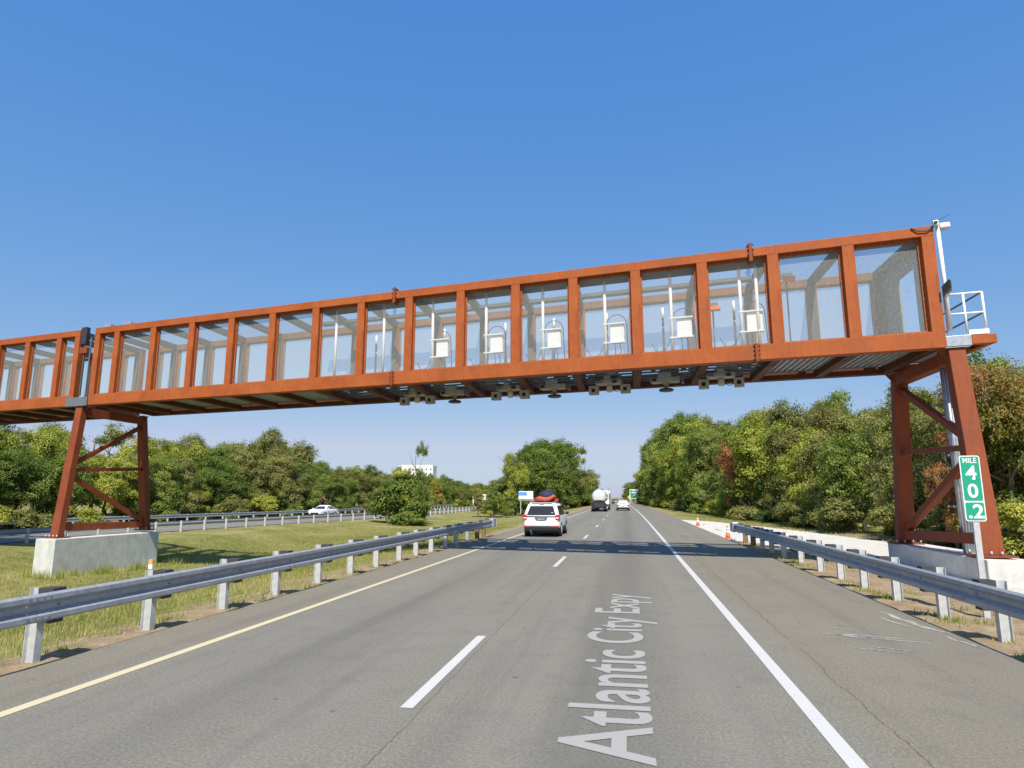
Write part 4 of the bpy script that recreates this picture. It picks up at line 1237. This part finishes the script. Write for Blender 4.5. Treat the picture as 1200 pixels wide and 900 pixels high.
def place(row, kind, col, x, y, z, h, w, lab=None, grp=None, var=None):
    if kind > 3 and kind != 6: z -= .1
    if row in ('R1', 'R2', 'R3') and y < 36 and kind < 4 and not lab: kind = 6
    cm_, tm_ = rt.choice(KIND[kind]) if var is None else KIND[kind][var]
    a, g_ = ROWW[row]
    if y > 90 and row in ('L1', 'L2', 'L3', 'R1', 'R2', 'R3', 'LS', 'RS'):
        a += ', far off'
    elif row in ('R1', 'R2', 'R3', 'RS') and y < 42:
        a += ' near the gantry leg'
    label = lab or f"{WORDS[col]} {SHAPE[kind]} {a}"
    r = empty("shrub" if kind in (4, 5) else "tree", (x, y, z), rt.uniform(0, 6.28), label, "shrub" if kind in (4, 5) else "tree", grp or (None if lab else g_))
    k = 1.35 if kind in (4, 5) else 1.06
    r.scale = (w*1.3, w*1.3, h*k)
    link("trunk", tm_, r)
    c = link("crown", cm_, r)
    c.material_slots[0].link = 'OBJECT'; c.material_slots[0].material = LEAF[col]
    return r
TREES=[
('L1',0,'yellow',-45.9,37.4,-0.4,5.7,4.2),('L1',0,'green',-45.7,40.3,-0.4,5.9,4.2),('L1',0,'green',-46.3,43.4,-0.4,6.1,4.6),
('L1',0,'green',-45.2,46.5,-0.4,6.4,4.0),('L1',0,'light',-44.5,50.0,-0.4,6.1,4.2),('L1',1,'olive',-44.5,52.9,-0.4,6.3,4.0),
('L1',3,'green',-44.7,56.7,-0.4,6.3,4.6),('L1',2,'olive',-44.5,59.6,-0.4,6.2,4.1),('L1',2,'light',-45.6,63.3,-0.4,5.0,3.6),
('L1',0,'green',-45.2,65.8,-0.4,5.6,4.0),('L1',3,'green',-45.4,68.8,-0.4,6.9,5.7),('L1',2,'olive',-45.5,72.5,-0.4,7.4,5.6),
('L1',0,'olive',-44.4,75.8,-0.4,7.4,5.3),('L1',3,'olive',-44.2,78.1,-0.4,7.8,6.0),('L1',2,'green',-43.7,82.0,-0.4,7.3,5.5),
('L1',1,'olive',-44.5,85.2,-0.4,6.2,4.3),('L1',2,'green',-43.8,88.4,-0.4,5.6,4.5),('L1',2,'green',-43.8,92.3,-0.4,5.7,4.6),
('L1',1,'green',-43.6,95.6,-0.4,5.4,3.6),('L1',0,'green',-44.5,100.0,-0.4,5.6,3.9),('L1',0,'olive',-44.8,103.7,-0.4,6.2,5.0),
('L1',3,'olive',-43.9,107.9,-0.4,6.1,4.2),('L1',0,'green',-45.3,111.3,-0.4,5.5,3.9),('L1',1,'light',-45.3,115.0,-0.4,5.5,3.5),
('L1',3,'green',-44.8,117.8,-0.4,5.5,4.1),('L1',0,'yellow',-43.6,122.8,-0.4,4.9,3.6),('L1',1,'green',-43.5,126.6,-0.4,4.9,3.8),
('L1',0,'green',-44.0,130.6,-0.4,5.3,4.3),('L1',0,'yellow',-44.4,134.1,-0.4,5.3,3.8),('L1',2,'light',-43.5,139.6,-0.4,5.5,3.8),
('L1',2,'green',-45.2,143.6,-0.4,5.4,3.6),('L1',1,'yellow',-43.9,148.3,-0.4,5.8,4.1),('L1',0,'green',-43.9,151.2,-0.4,5.6,4.3),
('L1',2,'olive',-44.6,155.5,-0.4,5.8,4.5),('L1',0,'green',-44.1,160.3,-0.4,5.8,3.7),('L1',0,'olive',-44.6,164.8,-0.4,5.2,4.2),
('L1',0,'olive',-44.8,169.9,-0.4,5.4,4.2),('L1',2,'green',-44.0,174.3,-0.4,4.4,3.5),('L1',0,'green',-43.6,178.8,-0.4,4.5,2.9),
('L1',3,'yellow',-43.5,182.9,-0.4,4.6,3.5),('L1',2,'green',-44.3,188.8,-0.4,4.6,3.4),('L1',0,'light',-45.2,192.6,-0.4,5.0,3.9),
('L1',1,'green',-45.2,199.4,-0.4,4.5,3.0),('L1',2,'light',-44.9,203.1,-0.4,4.7,3.3),('L1',3,'green',-45.2,209.5,-0.4,4.6,3.4),
('L1',1,'light',-43.7,213.8,-0.4,4.8,3.1),('L2',2,'green',-51.0,42.9,-0.3,8.1,5.5),('L2',0,'light',-52.1,45.3,-0.3,8.3,4.5),
('L2',0,'light',-50.5,50.5,-0.3,8.5,4.6),('L2',1,'light',-51.9,53.4,-0.3,8.3,4.4),('L2',2,'light',-49.8,57.7,-0.3,8.7,5.4),
('L2',1,'light',-50.4,62.9,-0.3,8.5,6.0),('L2',1,'light',-50.4,68.2,-0.3,8.3,5.7),('L2',1,'olive',-51.9,71.5,-0.3,7.5,4.4),
('L2',1,'green',-50.5,75.8,-0.3,8.2,5.7),('L2',0,'olive',-52.0,81.1,-0.3,9.8,6.8),('L2',1,'olive',-49.6,84.4,-0.3,11.1,6.2),
('L2',2,'olive',-50.5,89.1,-0.3,11.0,6.5),('L2',0,'olive',-51.9,94.1,-0.3,11.1,7.0),('L2',2,'olive',-51.2,98.2,-0.3,8.6,5.3),
('L2',0,'green',-52.3,105.6,-0.3,8.6,4.9),('L2',0,'olive',-52.4,110.1,-0.3,8.0,5.5),('L2',2,'light',-50.5,115.7,-0.3,7.9,5.0),
('L2',2,'green',-50.4,118.8,-0.3,7.4,4.5),('L2',1,'green',-52.3,126.3,-0.3,8.5,5.4),('L2',0,'olive',-51.8,130.0,-0.3,7.8,5.6),
('L2',0,'light',-51.2,137.2,-0.3,7.0,4.6),('L2',0,'green',-49.7,143.0,-0.3,6.7,4.7),('L2',1,'light',-50.6,147.6,-0.3,6.7,4.4),
('L2',0,'green',-51.7,154.2,-0.3,7.9,4.2),('L2',0,'olive',-51.0,160.6,-0.3,7.4,4.1),('L2',1,'light',-50.0,165.3,-0.3,7.5,4.4),
('L2',2,'green',-51.9,171.0,-0.3,7.3,4.7),('L2',0,'green',-51.3,177.7,-0.3,7.3,4.0),('L2',0,'green',-50.3,183.9,-0.3,7.0,4.8),
('L2',0,'green',-49.9,191.5,-0.3,6.5,3.8),('L2',1,'olive',-51.1,196.9,-0.3,6.8,4.8),('L2',1,'green',-49.6,204.7,-0.3,6.0,3.5),
('L2',2,'green',-52.5,211.3,-0.3,6.4,3.6),('L2',0,'green',-51.0,217.4,-0.3,6.1,3.7),('L2',0,'green',-52.4,224.7,-0.3,6.3,4.0),
('L2',2,'light',-50.9,233.9,-0.3,6.5,3.9),('L3',2,'olive',-58.7,47.5,-0.2,7.8,4.9),('L3',2,'dark',-59.8,52.0,-0.2,9.5,6.1),
('L3',2,'olive',-56.8,54.9,-0.2,9.2,6.1),('L3',2,'olive',-56.8,62.0,-0.2,9.8,6.7),('L3',2,'dark',-57.4,64.8,-0.2,9.2,6.3),
('L3',0,'olive',-58.5,71.0,-0.2,8.6,5.2),('L3',0,'olive',-59.0,75.7,-0.2,9.6,6.5),('L3',2,'olive',-56.4,80.6,-0.2,7.5,4.5),
('L3',0,'green',-56.8,88.3,-0.2,9.7,6.2),('L3',1,'olive',-56.1,92.9,-0.2,10.9,6.1),('L3',2,'green',-59.8,99.0,-0.2,11.2,6.4),
('L3',0,'green',-57.4,105.1,-0.2,11.4,6.8),('L3',0,'olive',-58.1,112.0,-0.2,8.7,5.2),('L3',0,'olive',-57.2,116.0,-0.2,8.6,4.7),
('L3',1,'green',-56.1,124.3,-0.2,7.9,5.2),('L3',0,'green',-56.1,129.3,-0.2,8.2,4.3),('L3',1,'green',-59.6,136.7,-0.2,8.6,5.3),
('L3',1,'green',-57.5,142.1,-0.2,8.3,5.0),('L3',1,'olive',-56.5,149.3,-0.2,7.1,4.2),('L3',1,'green',-58.8,155.6,-0.2,7.5,4.9),
('L3',0,'green',-60.0,164.6,-0.2,8.1,5.1),('L3',1,'dark',-56.4,170.6,-0.2,7.5,5.2),('L3',1,'green',-57.6,178.3,-0.2,7.8,4.4),
('L3',0,'green',-59.8,186.9,-0.2,8.4,5.7),('L3',1,'green',-58.3,193.7,-0.2,8.7,5.7),('L3',2,'green',-57.5,203.6,-0.2,9.1,5.9),
('L3',0,'olive',-59.8,211.3,-0.2,8.8,5.8),('L3',0,'dark',-58.1,220.2,-0.2,7.6,4.5),('L3',2,'dark',-58.9,226.9,-0.2,7.7,4.5),
('L3',0,'green',-59.0,236.4,-0.2,7.1,4.5),('L3',2,'green',-59.7,245.4,-0.2,7.3,4.3),('L3',2,'green',-58.7,255.4,-0.2,6.9,3.8),
('LS',5,'light',-44.1,39.1,-0.45,2.2,2.6),('LS',5,'olive',-43.9,42.0,-0.45,2.5,2.9),('LS',5,'light',-43.8,46.8,-0.45,2.5,2.8),
('LS',4,'green',-43.5,52.1,-0.45,2.4,2.4),('LS',5,'green',-43.6,55.5,-0.45,2.3,2.3),('LS',5,'green',-43.3,60.7,-0.45,2.1,2.0),
('LS',5,'olive',-42.7,65.3,-0.45,2.4,2.5),('LS',4,'olive',-43.4,67.6,-0.45,2.5,2.4),('LS',4,'light',-42.6,71.6,-0.45,2.6,3.3),
('LS',4,'green',-42.6,77.4,-0.45,2.8,2.7),('LS',4,'dark',-42.7,82.0,-0.45,2.3,2.2),('LS',5,'olive',-42.7,87.7,-0.45,2.1,2.3),
('LS',5,'green',-43.0,90.5,-0.45,2.4,2.2),('LS',5,'olive',-42.7,96.4,-0.45,2.2,2.5),('LS',5,'olive',-42.3,100.1,-0.45,2.0,2.1),
('LS',4,'olive',-42.8,104.6,-0.45,2.1,2.3),('LS',5,'olive',-43.0,111.5,-0.45,2.0,2.0),('LS',4,'olive',-42.3,115.1,-0.45,1.9,2.1),
('LS',5,'green',-42.3,120.2,-0.45,1.9,1.9),('LS',4,'olive',-42.2,125.8,-0.45,1.8,1.9),('LS',4,'olive',-42.3,133.1,-0.45,2.1,2.2),
('LS',4,'light',-43.0,138.8,-0.45,2.1,2.5),('LS',4,'green',-42.8,143.1,-0.45,2.0,1.9),('LS',4,'dark',-42.9,148.8,-0.45,2.3,2.9),
('LS',5,'green',-43.0,154.8,-0.45,2.2,2.1),('LS',4,'light',-42.7,160.8,-0.45,2.1,2.2),('LS',5,'green',-42.3,166.1,-0.45,1.8,1.9),
('LS',4,'green',-42.7,174.3,-0.45,1.6,2.0),('LS',4,'light',-42.9,179.3,-0.45,1.9,2.2),('LS',4,'green',-42.5,187.4,-0.45,1.7,2.0),
('LS',5,'light',-43.1,193.5,-0.45,1.8,2.2),('LS',4,'light',-42.4,198.8,-0.45,1.7,2.1),('LF',1,'dark',-71.7,261.7,0,9.1,7.0),
('LF',0,'green',-71.6,303.1,0,7.4,5.8),('LF',0,'dark',-73.2,364.9,0,7.9,7.1),('R1',1,'green',13.9,24.4,0,5.6,3.4),
('R1',0,'olive',13.9,28.7,0,6.0,3.5),('R1',1,'olive',13.8,32.3,0,5.9,3.4),('R1',1,'olive',13.4,36.1,0,5.8,3.1),
('R1',0,'green',13.3,40.7,0,6.0,3.7),('R1',1,'olive',13.0,44.5,0,6.8,4.7),('R1',1,'light',12.7,49.7,0,6.4,4.5),
('R1',1,'olive',13.1,55.7,0,7.2,4.6),('R1',2,'green',13.1,59.4,0,7.1,3.8),('R1',0,'light',12.3,62.2,0,8.6,5.7),
('R1',3,'green',12.7,68.7,0,8.8,5.3),('R1',3,'light',12.2,71.3,0,7.8,4.8),('R1',1,'green',11.8,77.9,0,8.4,5.3),
('R1',2,'green',11.9,81.5,0,8.4,4.9),('R1',2,'olive',12.1,86.2,0,9.6,5.8),('R1',1,'olive',11.8,92.9,0,10.1,6.7),
('R1',3,'green',10.8,95.3,0,11.0,7.5),('R1',1,'green',10.8,102.8,0,10.8,5.7),('R1',0,'light',10.9,107.4,0,12.0,7.7),
('R1',2,'green',10.5,112.3,0,10.9,6.8),('R1',1,'olive',11.0,116.7,0,11.9,6.6),('R1',0,'light',10.9,124.6,0,12.5,8.7),
('R1',1,'green',10.0,130.1,0,13.0,8.8),('R1',3,'green',9.7,134.5,0,13.8,8.7),('R1',2,'green',9.3,141.8,0,12.7,7.1),
('R1',0,'green',10.2,147.5,0,13.4,9.1),('R1',2,'green',9.0,153.1,0,14.2,8.6),('R1',3,'light',9.4,158.9,0,15.0,9.1),
('R1',1,'olive',8.8,165.8,0,14.9,10.0),('R1',3,'olive',9.8,171.9,0,14.8,8.1),('R1',3,'light',9.1,178.4,0,14.8,9.2),
('R1',2,'green',9.1,185.7,0,15.2,9.4),('R1',1,'green',9.2,192.3,0,16.4,11.3),('R1',1,'green',10.4,199.9,0,18.5,13.1),
('R1',1,'green',9.9,207.7,0,19.2,12.9),('R1',2,'green',10.5,212.7,0,18.0,10.6),('R1',2,'light',10.3,222.4,0,18.9,13.4),
('R1',1,'olive',10.2,229.2,0,19.8,11.8),('R2',0,'green',19.8,33.6,0,9.4,6.0),('R2',2,'green',20.1,40.0,0,9.6,5.1),
('R2',1,'olive',19.1,47.2,0,9.1,5.1),('R2',0,'olive',18.4,50.6,0,8.5,4.5),('R2',2,'olive',18.6,59.2,0,9.6,5.3),
('R2',1,'green',18.9,64.7,0,11.3,5.6),('R2',1,'olive',16.7,68.1,0,10.9,6.3),('R2',2,'green',18.2,74.1,0,10.9,5.4),
('R2',1,'light',16.2,81.0,0,11.3,6.0),('R2',2,'olive',17.1,88.2,0,12.3,6.4),('R2',1,'green',15.7,95.5,0,12.5,6.3),
('R2',1,'green',15.8,101.7,0,11.9,6.0),('R2',2,'olive',16.9,109.4,0,13.3,8.0),('R2',0,'green',16.1,115.1,0,14.1,7.1),
('R2',0,'green',14.9,121.3,0,15.0,9.0),('R2',2,'light',16.0,128.7,0,16.5,10.0),('R2',2,'olive',15.7,137.1,0,17.8,9.0),
('R2',1,'green',15.5,147.0,0,19.0,11.2),('R2',0,'green',14.7,153.1,0,20.0,12.1),('R2',2,'green',14.2,163.3,0,18.8,9.7),
('R2',1,'green',15.7,171.5,0,22.1,11.1),('R2',2,'olive',15.3,179.4,0,21.9,11.9),('R2',2,'green',16.0,189.1,0,20.7,10.8),
('R2',0,'green',16.1,198.1,0,21.9,14.3),('R2',1,'green',14.8,205.9,0,23.9,15.6),('R2',1,'light',16.5,217.1,0,25.0,15.4),
('R2',2,'olive',16.4,225.6,0,26.5,16.7),('R2',0,'green',15.6,236.3,0,26.6,13.3),('R3',0,'olive',24.4,47.8,0,10.0,5.2),
('R3',0,'olive',26.0,57.4,0,10.6,7.2),('R3',0,'olive',23.2,63.4,0,9.5,5.0),('R3',0,'green',24.7,74.9,0,11.6,7.6),
('R3',1,'green',24.1,82.7,0,12.3,7.0),('R3',1,'olive',24.5,91.3,0,14.1,8.5),('R3',1,'green',23.9,104.8,0,13.7,8.1),
('R3',0,'olive',23.4,114.1,0,16.4,10.9),('R3',0,'olive',21.0,127.9,0,14.1,7.7),('R3',1,'green',22.7,140.5,0,14.0,8.4),
('R3',1,'olive',22.5,148.4,0,17.0,9.5),('R3',0,'dark',22.7,161.6,0,18.7,10.1),('R3',0,'olive',22.8,177.4,0,21.8,12.4),
('R3',0,'dark',20.5,192.0,0,24.2,16.2),('R3',0,'dark',20.5,202.4,0,22.7,15.6),('R3',0,'dark',22.5,221.3,0,24.2,14.8),
('RS',5,'olive',12.5,20.0,0,1.7,1.8),('RS',5,'light',12.5,22.9,0,1.7,2.0),('RS',4,'olive',12.3,28.2,0,1.7,1.7),
('RS',4,'olive',11.9,32.3,0,1.7,1.8),('RS',4,'olive',11.8,38.7,0,2.0,2.5),('RS',5,'olive',11.7,41.7,0,2.2,2.3),
('RS',5,'olive',11.7,45.5,0,2.3,2.8),('RS',5,'olive',11.6,49.9,0,2.4,2.4),('RS',5,'dark',11.7,55.2,0,2.3,2.7),
('RS',5,'olive',10.7,59.7,0,2.6,3.1),('RS',4,'olive',10.9,66.1,0,2.5,2.5),('RS',4,'light',10.3,69.5,0,2.5,2.5),
('RS',5,'light',10.3,75.1,0,2.7,3.0),('RS',4,'olive',10.3,79.2,0,3.1,3.3),('RS',4,'green',9.6,85.3,0,3.4,3.4),
('RS',4,'dark',9.6,90.1,0,3.5,3.7),('RS',5,'dark',9.9,94.6,0,3.3,3.1),('RS',5,'olive',9.6,99.7,0,3.4,4.3),
('RS',5,'olive',9.0,105.6,0,3.9,3.7),('RS',5,'light',8.9,110.8,0,3.5,4.0),('RS',5,'olive',9.1,117.0,0,3.7,3.9),
('RS',5,'light',9.1,123.8,0,4.4,4.5),('RS',4,'light',8.3,129.2,0,4.4,5.0),('RS',5,'light',8.6,135.3,0,4.1,5.2),
('RS',5,'dark',8.5,141.0,0,4.6,5.5),('RS',5,'olive',7.9,147.5,0,4.7,4.7),('RS',4,'olive',7.5,153.9,0,4.5,4.6),
('RS',5,'olive',7.7,159.7,0,4.9,6.1),('RS',5,'olive',8.1,165.3,0,5.2,5.8),('RS',4,'green',7.8,173.6,0,5.2,6.0),
('RS',4,'olive',7.8,179.3,0,4.9,5.9),('RS',4,'dark',7.9,186.5,0,5.8,7.1),('RS',5,'olive',8.2,195.5,0,5.8,6.4),
('M1',2,'green',-19.1,93.7,-0.6,4.2,2.9),('M1',1,'light',-17.8,105.0,-0.6,9.1,5.3),('M1',1,'green',-16.3,115.5,-0.6,11.3,7.7),
('M1',1,'green',-14.5,126.1,-0.6,12.8,8.9),('M1',1,'green',-13.7,142.4,-0.6,12.8,7.6),('M1',2,'green',-12.5,153.6,-0.6,11.8,8.5),
('M1',2,'olive',-10.8,164.7,-0.6,12.4,8.4),('M1',2,'green',-10.3,176.4,-0.6,10.6,6.8),('M2',2,'olive',-22.2,97.2,-0.6,3.3,2.3),
('M2',2,'green',-22.1,109.3,-0.6,5.0,3.5),('M2',2,'dark',-20.7,124.0,-0.6,11.6,8.3),('M2',0,'dark',-19.3,133.0,-0.6,13.4,7.8),
('M2',0,'green',-17.3,146.0,-0.6,15.8,9.8),('M2',1,'dark',-16.2,161.7,-0.6,15.7,8.9),('M2',2,'green',-16.4,178.8,-0.6,16.4,11.4),
('MS',4,'green',-17.3,94.5,-0.6,2.1,2.2),('MS',4,'green',-16.5,103.8,-0.6,2.5,2.9),('MS',4,'olive',-15.9,114.9,-0.6,2.7,3.3),
('MS',5,'green',-14.8,121.8,-0.6,3.1,3.6),('MS',4,'green',-13.4,135.1,-0.6,3.0,3.9),('MS',4,'green',-12.5,144.6,-0.6,3.2,4.1),
('MS',4,'olive',-11.2,157.1,-0.6,3.3,4.3),('MS',4,'light',-10.2,164.1,-0.6,2.8,2.8),('MS',4,'green',-10.3,178.9,-0.6,2.5,3.3),
]

for t in TREES: place(*t)
# single trees that stand out
place('R1', 2, 'rust', 10.2, 66, 0, 7.9, 3.7, "small loose rusty orange tree at the front of the right wood", var=1)
place('R1', 2, 'mixed', 12.6, 24.6, 0, 6.4, 3.4, "autumn tree with orange and green leaves right of the right gantry leg")
place('R1', 6, 'rust', 14.2, 26.6, 0, 7.2, 3.4, "tall rust tinged tree behind the autumn tree at the right frame edge")
place('R1', 2, 'rust', 11.6, 26.2, 0, 4.4, 1.7, "orange bush behind the braces of the right gantry frame")
place('R2', 3, 'tan', 15.4, 55.5, 0, 9.4, 4.8, "green tree with a tan tinged crown standing in the middle of the right wood")
place('L2', 0, 'olive', -57, 79, 0, 10.2, 6., "tall olive tree with a broad crown in the left wood behind the lamp post")
place('L1', 4, 'brown', -43.4, 86, -.5, 3.4, 3.4, "browned dead looking bush right of the white saloon on the opposite carriageway")
place('L1', 0, 'tan', -46.5, 103, -.4, 7.0, 4.6, "small tan tinged tree in the left wood right of the white saloon")
place('L1', 4, 'olive', -44.0, 66.5, -.5, 3.0, 4.0, "olive low bush at the foot of the left wood before the lamp post")
place('M1', 0, 'tan', -24.0, 128, -.55, 6.4, 5.2, "tan tinged tree left of the median clump behind the white road sign")
place('MS', 5, 'light', -20.8, 100, -.7, 2.6, 3.6, "bright green low bush at the left foot of the median clump")
# the bush with a slender tree in the median
place('MS', 5, 'green', -24.3, 67, -1.05, 5.3, 4.7, "mid green bush standing alone in the grass median", grp=None)
place('MS', 2, 'light', -23.9, 67.8, -1.05, 6.0, 3.6, "loose light green sapling growing up through the median bush")
place('MS', 2, 'green', -22.5, 68.5, -1.05, 8.7, 2.9, "slender loose tree rising out of the median bush", var=0)
place('MS', 5, 'green', -22.6, 66.2, -1.0, 1.7, 2.6, "small low bush at the right foot of the median bush")
# far belt that closes the horizon
for k in range(46):
    x = -330 + 13.5*k + rt.uniform(-5, 5)
    if -40 < x < -2: x = x - 60
    yy = rt.uniform(330, 420)
    place('F', rt.choice([0, 1, 3]), rt.choice(['green', 'dark', 'olive']), x, yy, 0, rt.uniform(9, 13), rt.uniform(9, 13))
for (x, yy, h) in ((2.4, 300, 8.), (5.5, 290, 9), (.6, 330, 6.5), (8, 270, 10), (9.5, 250, 10), (-1.2, 360, 5.5), (12, 240, 12), (7.5, 225, 8.5)):
    place('F', rt.choice([0, 3]), rt.choice(['green', 'olive']), x, yy, 0, h, h*.8, "small green tree far ahead on the right verge behind the motorway sign", "far verge trees on the right")

# ------------------------------------------------------------------ grass and weeds
def blades(name, pts, hgt, wid, mat, seed, lean=.45, kindlab=None):
    q = np.random.default_rng(seed); P = np.array(pts, 'f'); N = len(P)
    t = q.uniform(0, 6.283, N); d = np.stack([np.cos(t), np.sin(t), np.zeros(N)], 1)
    t2 = q.uniform(0, 6.283, N); l = np.stack([np.cos(t2), np.sin(t2), np.zeros(N)], 1)
    h = (hgt*q.uniform(.4, 1.3, N))[:, None]; w = (wid*q.uniform(.6, 1.3, N))[:, None]
    tip = P + l*h*lean*q.uniform(.1, 1.2, (N, 1)) + np.array([0, 0, 1])*h
    v = np.stack([P-d*w, P+d*w, tip], 1).reshape(-1, 3)
    m = bpy.data.meshes.new(name)
    m.vertices.add(3*N); m.vertices.foreach_set("co", v.astype('f').ravel())
    m.loops.add(3*N); m.loops.foreach_set("vertex_index", np.arange(3*N, dtype='i'))
    m.polygons.add(N); m.polygons.foreach_set("loop_start", np.arange(0, 3*N, 3, dtype='i'))
    m.update(calc_edges=True)
    at = m.attributes.new("tint", 'FLOAT', 'FACE')
    patchy = .5 + .25*np.sin(P[:, 0]*.7+np.sin(P[:, 1]*.31)*2) * np.sin(P[:, 1]*.45+P[:, 0]*.2)
    at.data.foreach_set("value", np.clip(patchy + q.normal(0, .2, N), 0, 1).astype('f'))
    m.materials.append(mat)
    return tag(link(name, m), kindlab, kind="stuff")
GRASS = m_leaf("grass_blades", [(.0, (0.156, 0.198, 0.042)), (.4, (0.275, 0.284, 0.075)), (.7, (0.414, 0.361, 0.142)), (1, (0.460, 0.456, 0.235))], .25)
WEED = m_leaf("weed_blades", [(.0, (0.141, 0.209, 0.038)), (.5, (0.280, 0.313, 0.066)), (1, (0.500, 0.434, 0.133))], .3)
qg = np.random.default_rng(5)
def scatter(x0, x1, y0, y1, n, test=None):
    X = qg.uniform(x0, x1, n); Y = y0 + (y1-y0)*qg.uniform(0, 1, n)**1.5
    Z = np.interp(X - np.array([bend(v) for v in Y]), _ox, _oz)
    return [(a, b, c) for a, b, c in zip(X, Y, Z) if test is None or test(a, b)]
def notslab(a, b): return not (-23 < a < -20.2 and 21 < b < 27.2)
def dens(a, b):
    if a > -8.3: return random.random() < .18 + .5*max(0, (-7.3-a))
    return notslab(a, b)
random.seed(2)
blades("median_grass", scatter(-26.5, -7.0, 5, 60, 210000, dens), .1, .0085, GRASS, 1, kindlab="mown green and straw coloured grass of the median")
padx = lambda b: float(np.interp(b, [12, 28, 36, 46, 55, 58], [11.2, 11.4, 10.4, 8.6, 6.6, 4.4]))
blades("verge_grass", scatter(4.6, 14.5, 24, 75, 34000, lambda a, b: a > padx(b) + .15*math.sin(b*3)), .12, .011, GRASS, 2, kindlab="patchy grass on the right verge before the wood")
tp = []
for k in range(130):
    cx, cy = random.choice([(-7.0, random.uniform(5, 30)), (4.75, random.uniform(6, 31)), (random.uniform(5.2, 12), random.uniform(9, 26))])
    cx += random.gauss(0, .15); n = random.randint(10, 40)
    for j in range(n):
        a, b = cx+random.gauss(0, .1), cy+random.gauss(0, .14)
        tp.append((a, b, gz(a, b)))
blades("verge_weeds", tp, .085, .009, WEED, 3, .7, "ragged weeds along the guardrail posts")
wp = []
def off(s, y): 
    c, s_ = math.cos(GROT), math.sin(GROT)
    return (c*S(s)-s_*y, 18.6 + s_*S(s)+c*y)
for k in range(80):
    sy = random.uniform(-1.2, W+1.3); ss = 21.05-abs(random.gauss(0, .28)) if k % 5 else 22.3
    if k % 7 == 0: sy, ss = -1.25, random.uniform(21.0, 22.3)
    cx, cy = off(ss, sy)
    for j in range(random.randint(8, 26)):
        a, b = cx+random.gauss(0, .12), cy+random.gauss(0, .12)
        wp.append((a, b, gz(a, b)))
blades("footing_weeds", wp, .34, .011, WEED, 4, .5, "tall weeds around the left concrete footing")
# pebbles and clods on the sandy soil
pb = MB(); rq = random.Random(8)
for k in range(1500):
    a = rq.uniform(4.7, 8.5); b = rq.uniform(7, 24); s = rq.uniform(.008, .03)
    if k % 3 == 0: a = -6.95 + rq.gauss(0, .22); b = rq.uniform(5, 30)
    z = gz(a, b)
    pb.add([(a-s, b, z-.01), (a, b-s, z-.01), (a+s, b, z-.01), (a, b+s, z-.01), (a+s*.2, b, z+s*.8)], [(0, 1, 4), (1, 2, 4), (2, 3, 4), (3, 0, 4)])
tag(pb.build("pebbles", simple("pebble", (.3, .23, .15), .9, var=.4, sc=30)), "small stones and clods on the sandy verge", kind="stuff")

ps = MB(); rq = random.Random(9)
for k in range(2600):
    b = rq.uniform(13, 46); a = rq.uniform(4.6 if b > 31 else 6.4, padx(b)); s = rq.uniform(.012, .035); z = -.02
    ps.add([(a-s, b, z), (a, b-s, z), (a+s, b, z), (a, b+s, z), (a+s*.2, b, z+s*.9)], [(0, 1, 4), (1, 2, 4), (2, 3, 4), (3, 0, 4)])
tag(ps.build("crushed_stone", PADM), "loose pale stones lying on the crushed stone pad", kind="stuff")

# labels of trees that would share one: tell them apart by their distance along the road
by = {}
for o in bpy.context.scene.collection.objects:
    if o.parent is None and o.get("category") in ("tree", "shrub"): by.setdefault(o["label"], []).append(o)
ORD = ['nearest', 'second nearest', 'third nearest', 'fourth nearest', 'fifth nearest', 'sixth nearest', 'seventh nearest', 'eighth nearest', 'ninth nearest', 'tenth nearest']
for lb, L in by.items():
    if len(L) < 2: continue
    L.sort(key=lambda o: o.location.y)
    if len(lb.split()) > 13: continue
    for k, o in enumerate(L):
        if k == len(L) - 1: o["label"] = lb + ", farthest of them"
        elif k < len(ORD): o["label"] = lb + ", " + ORD[k] + " one"
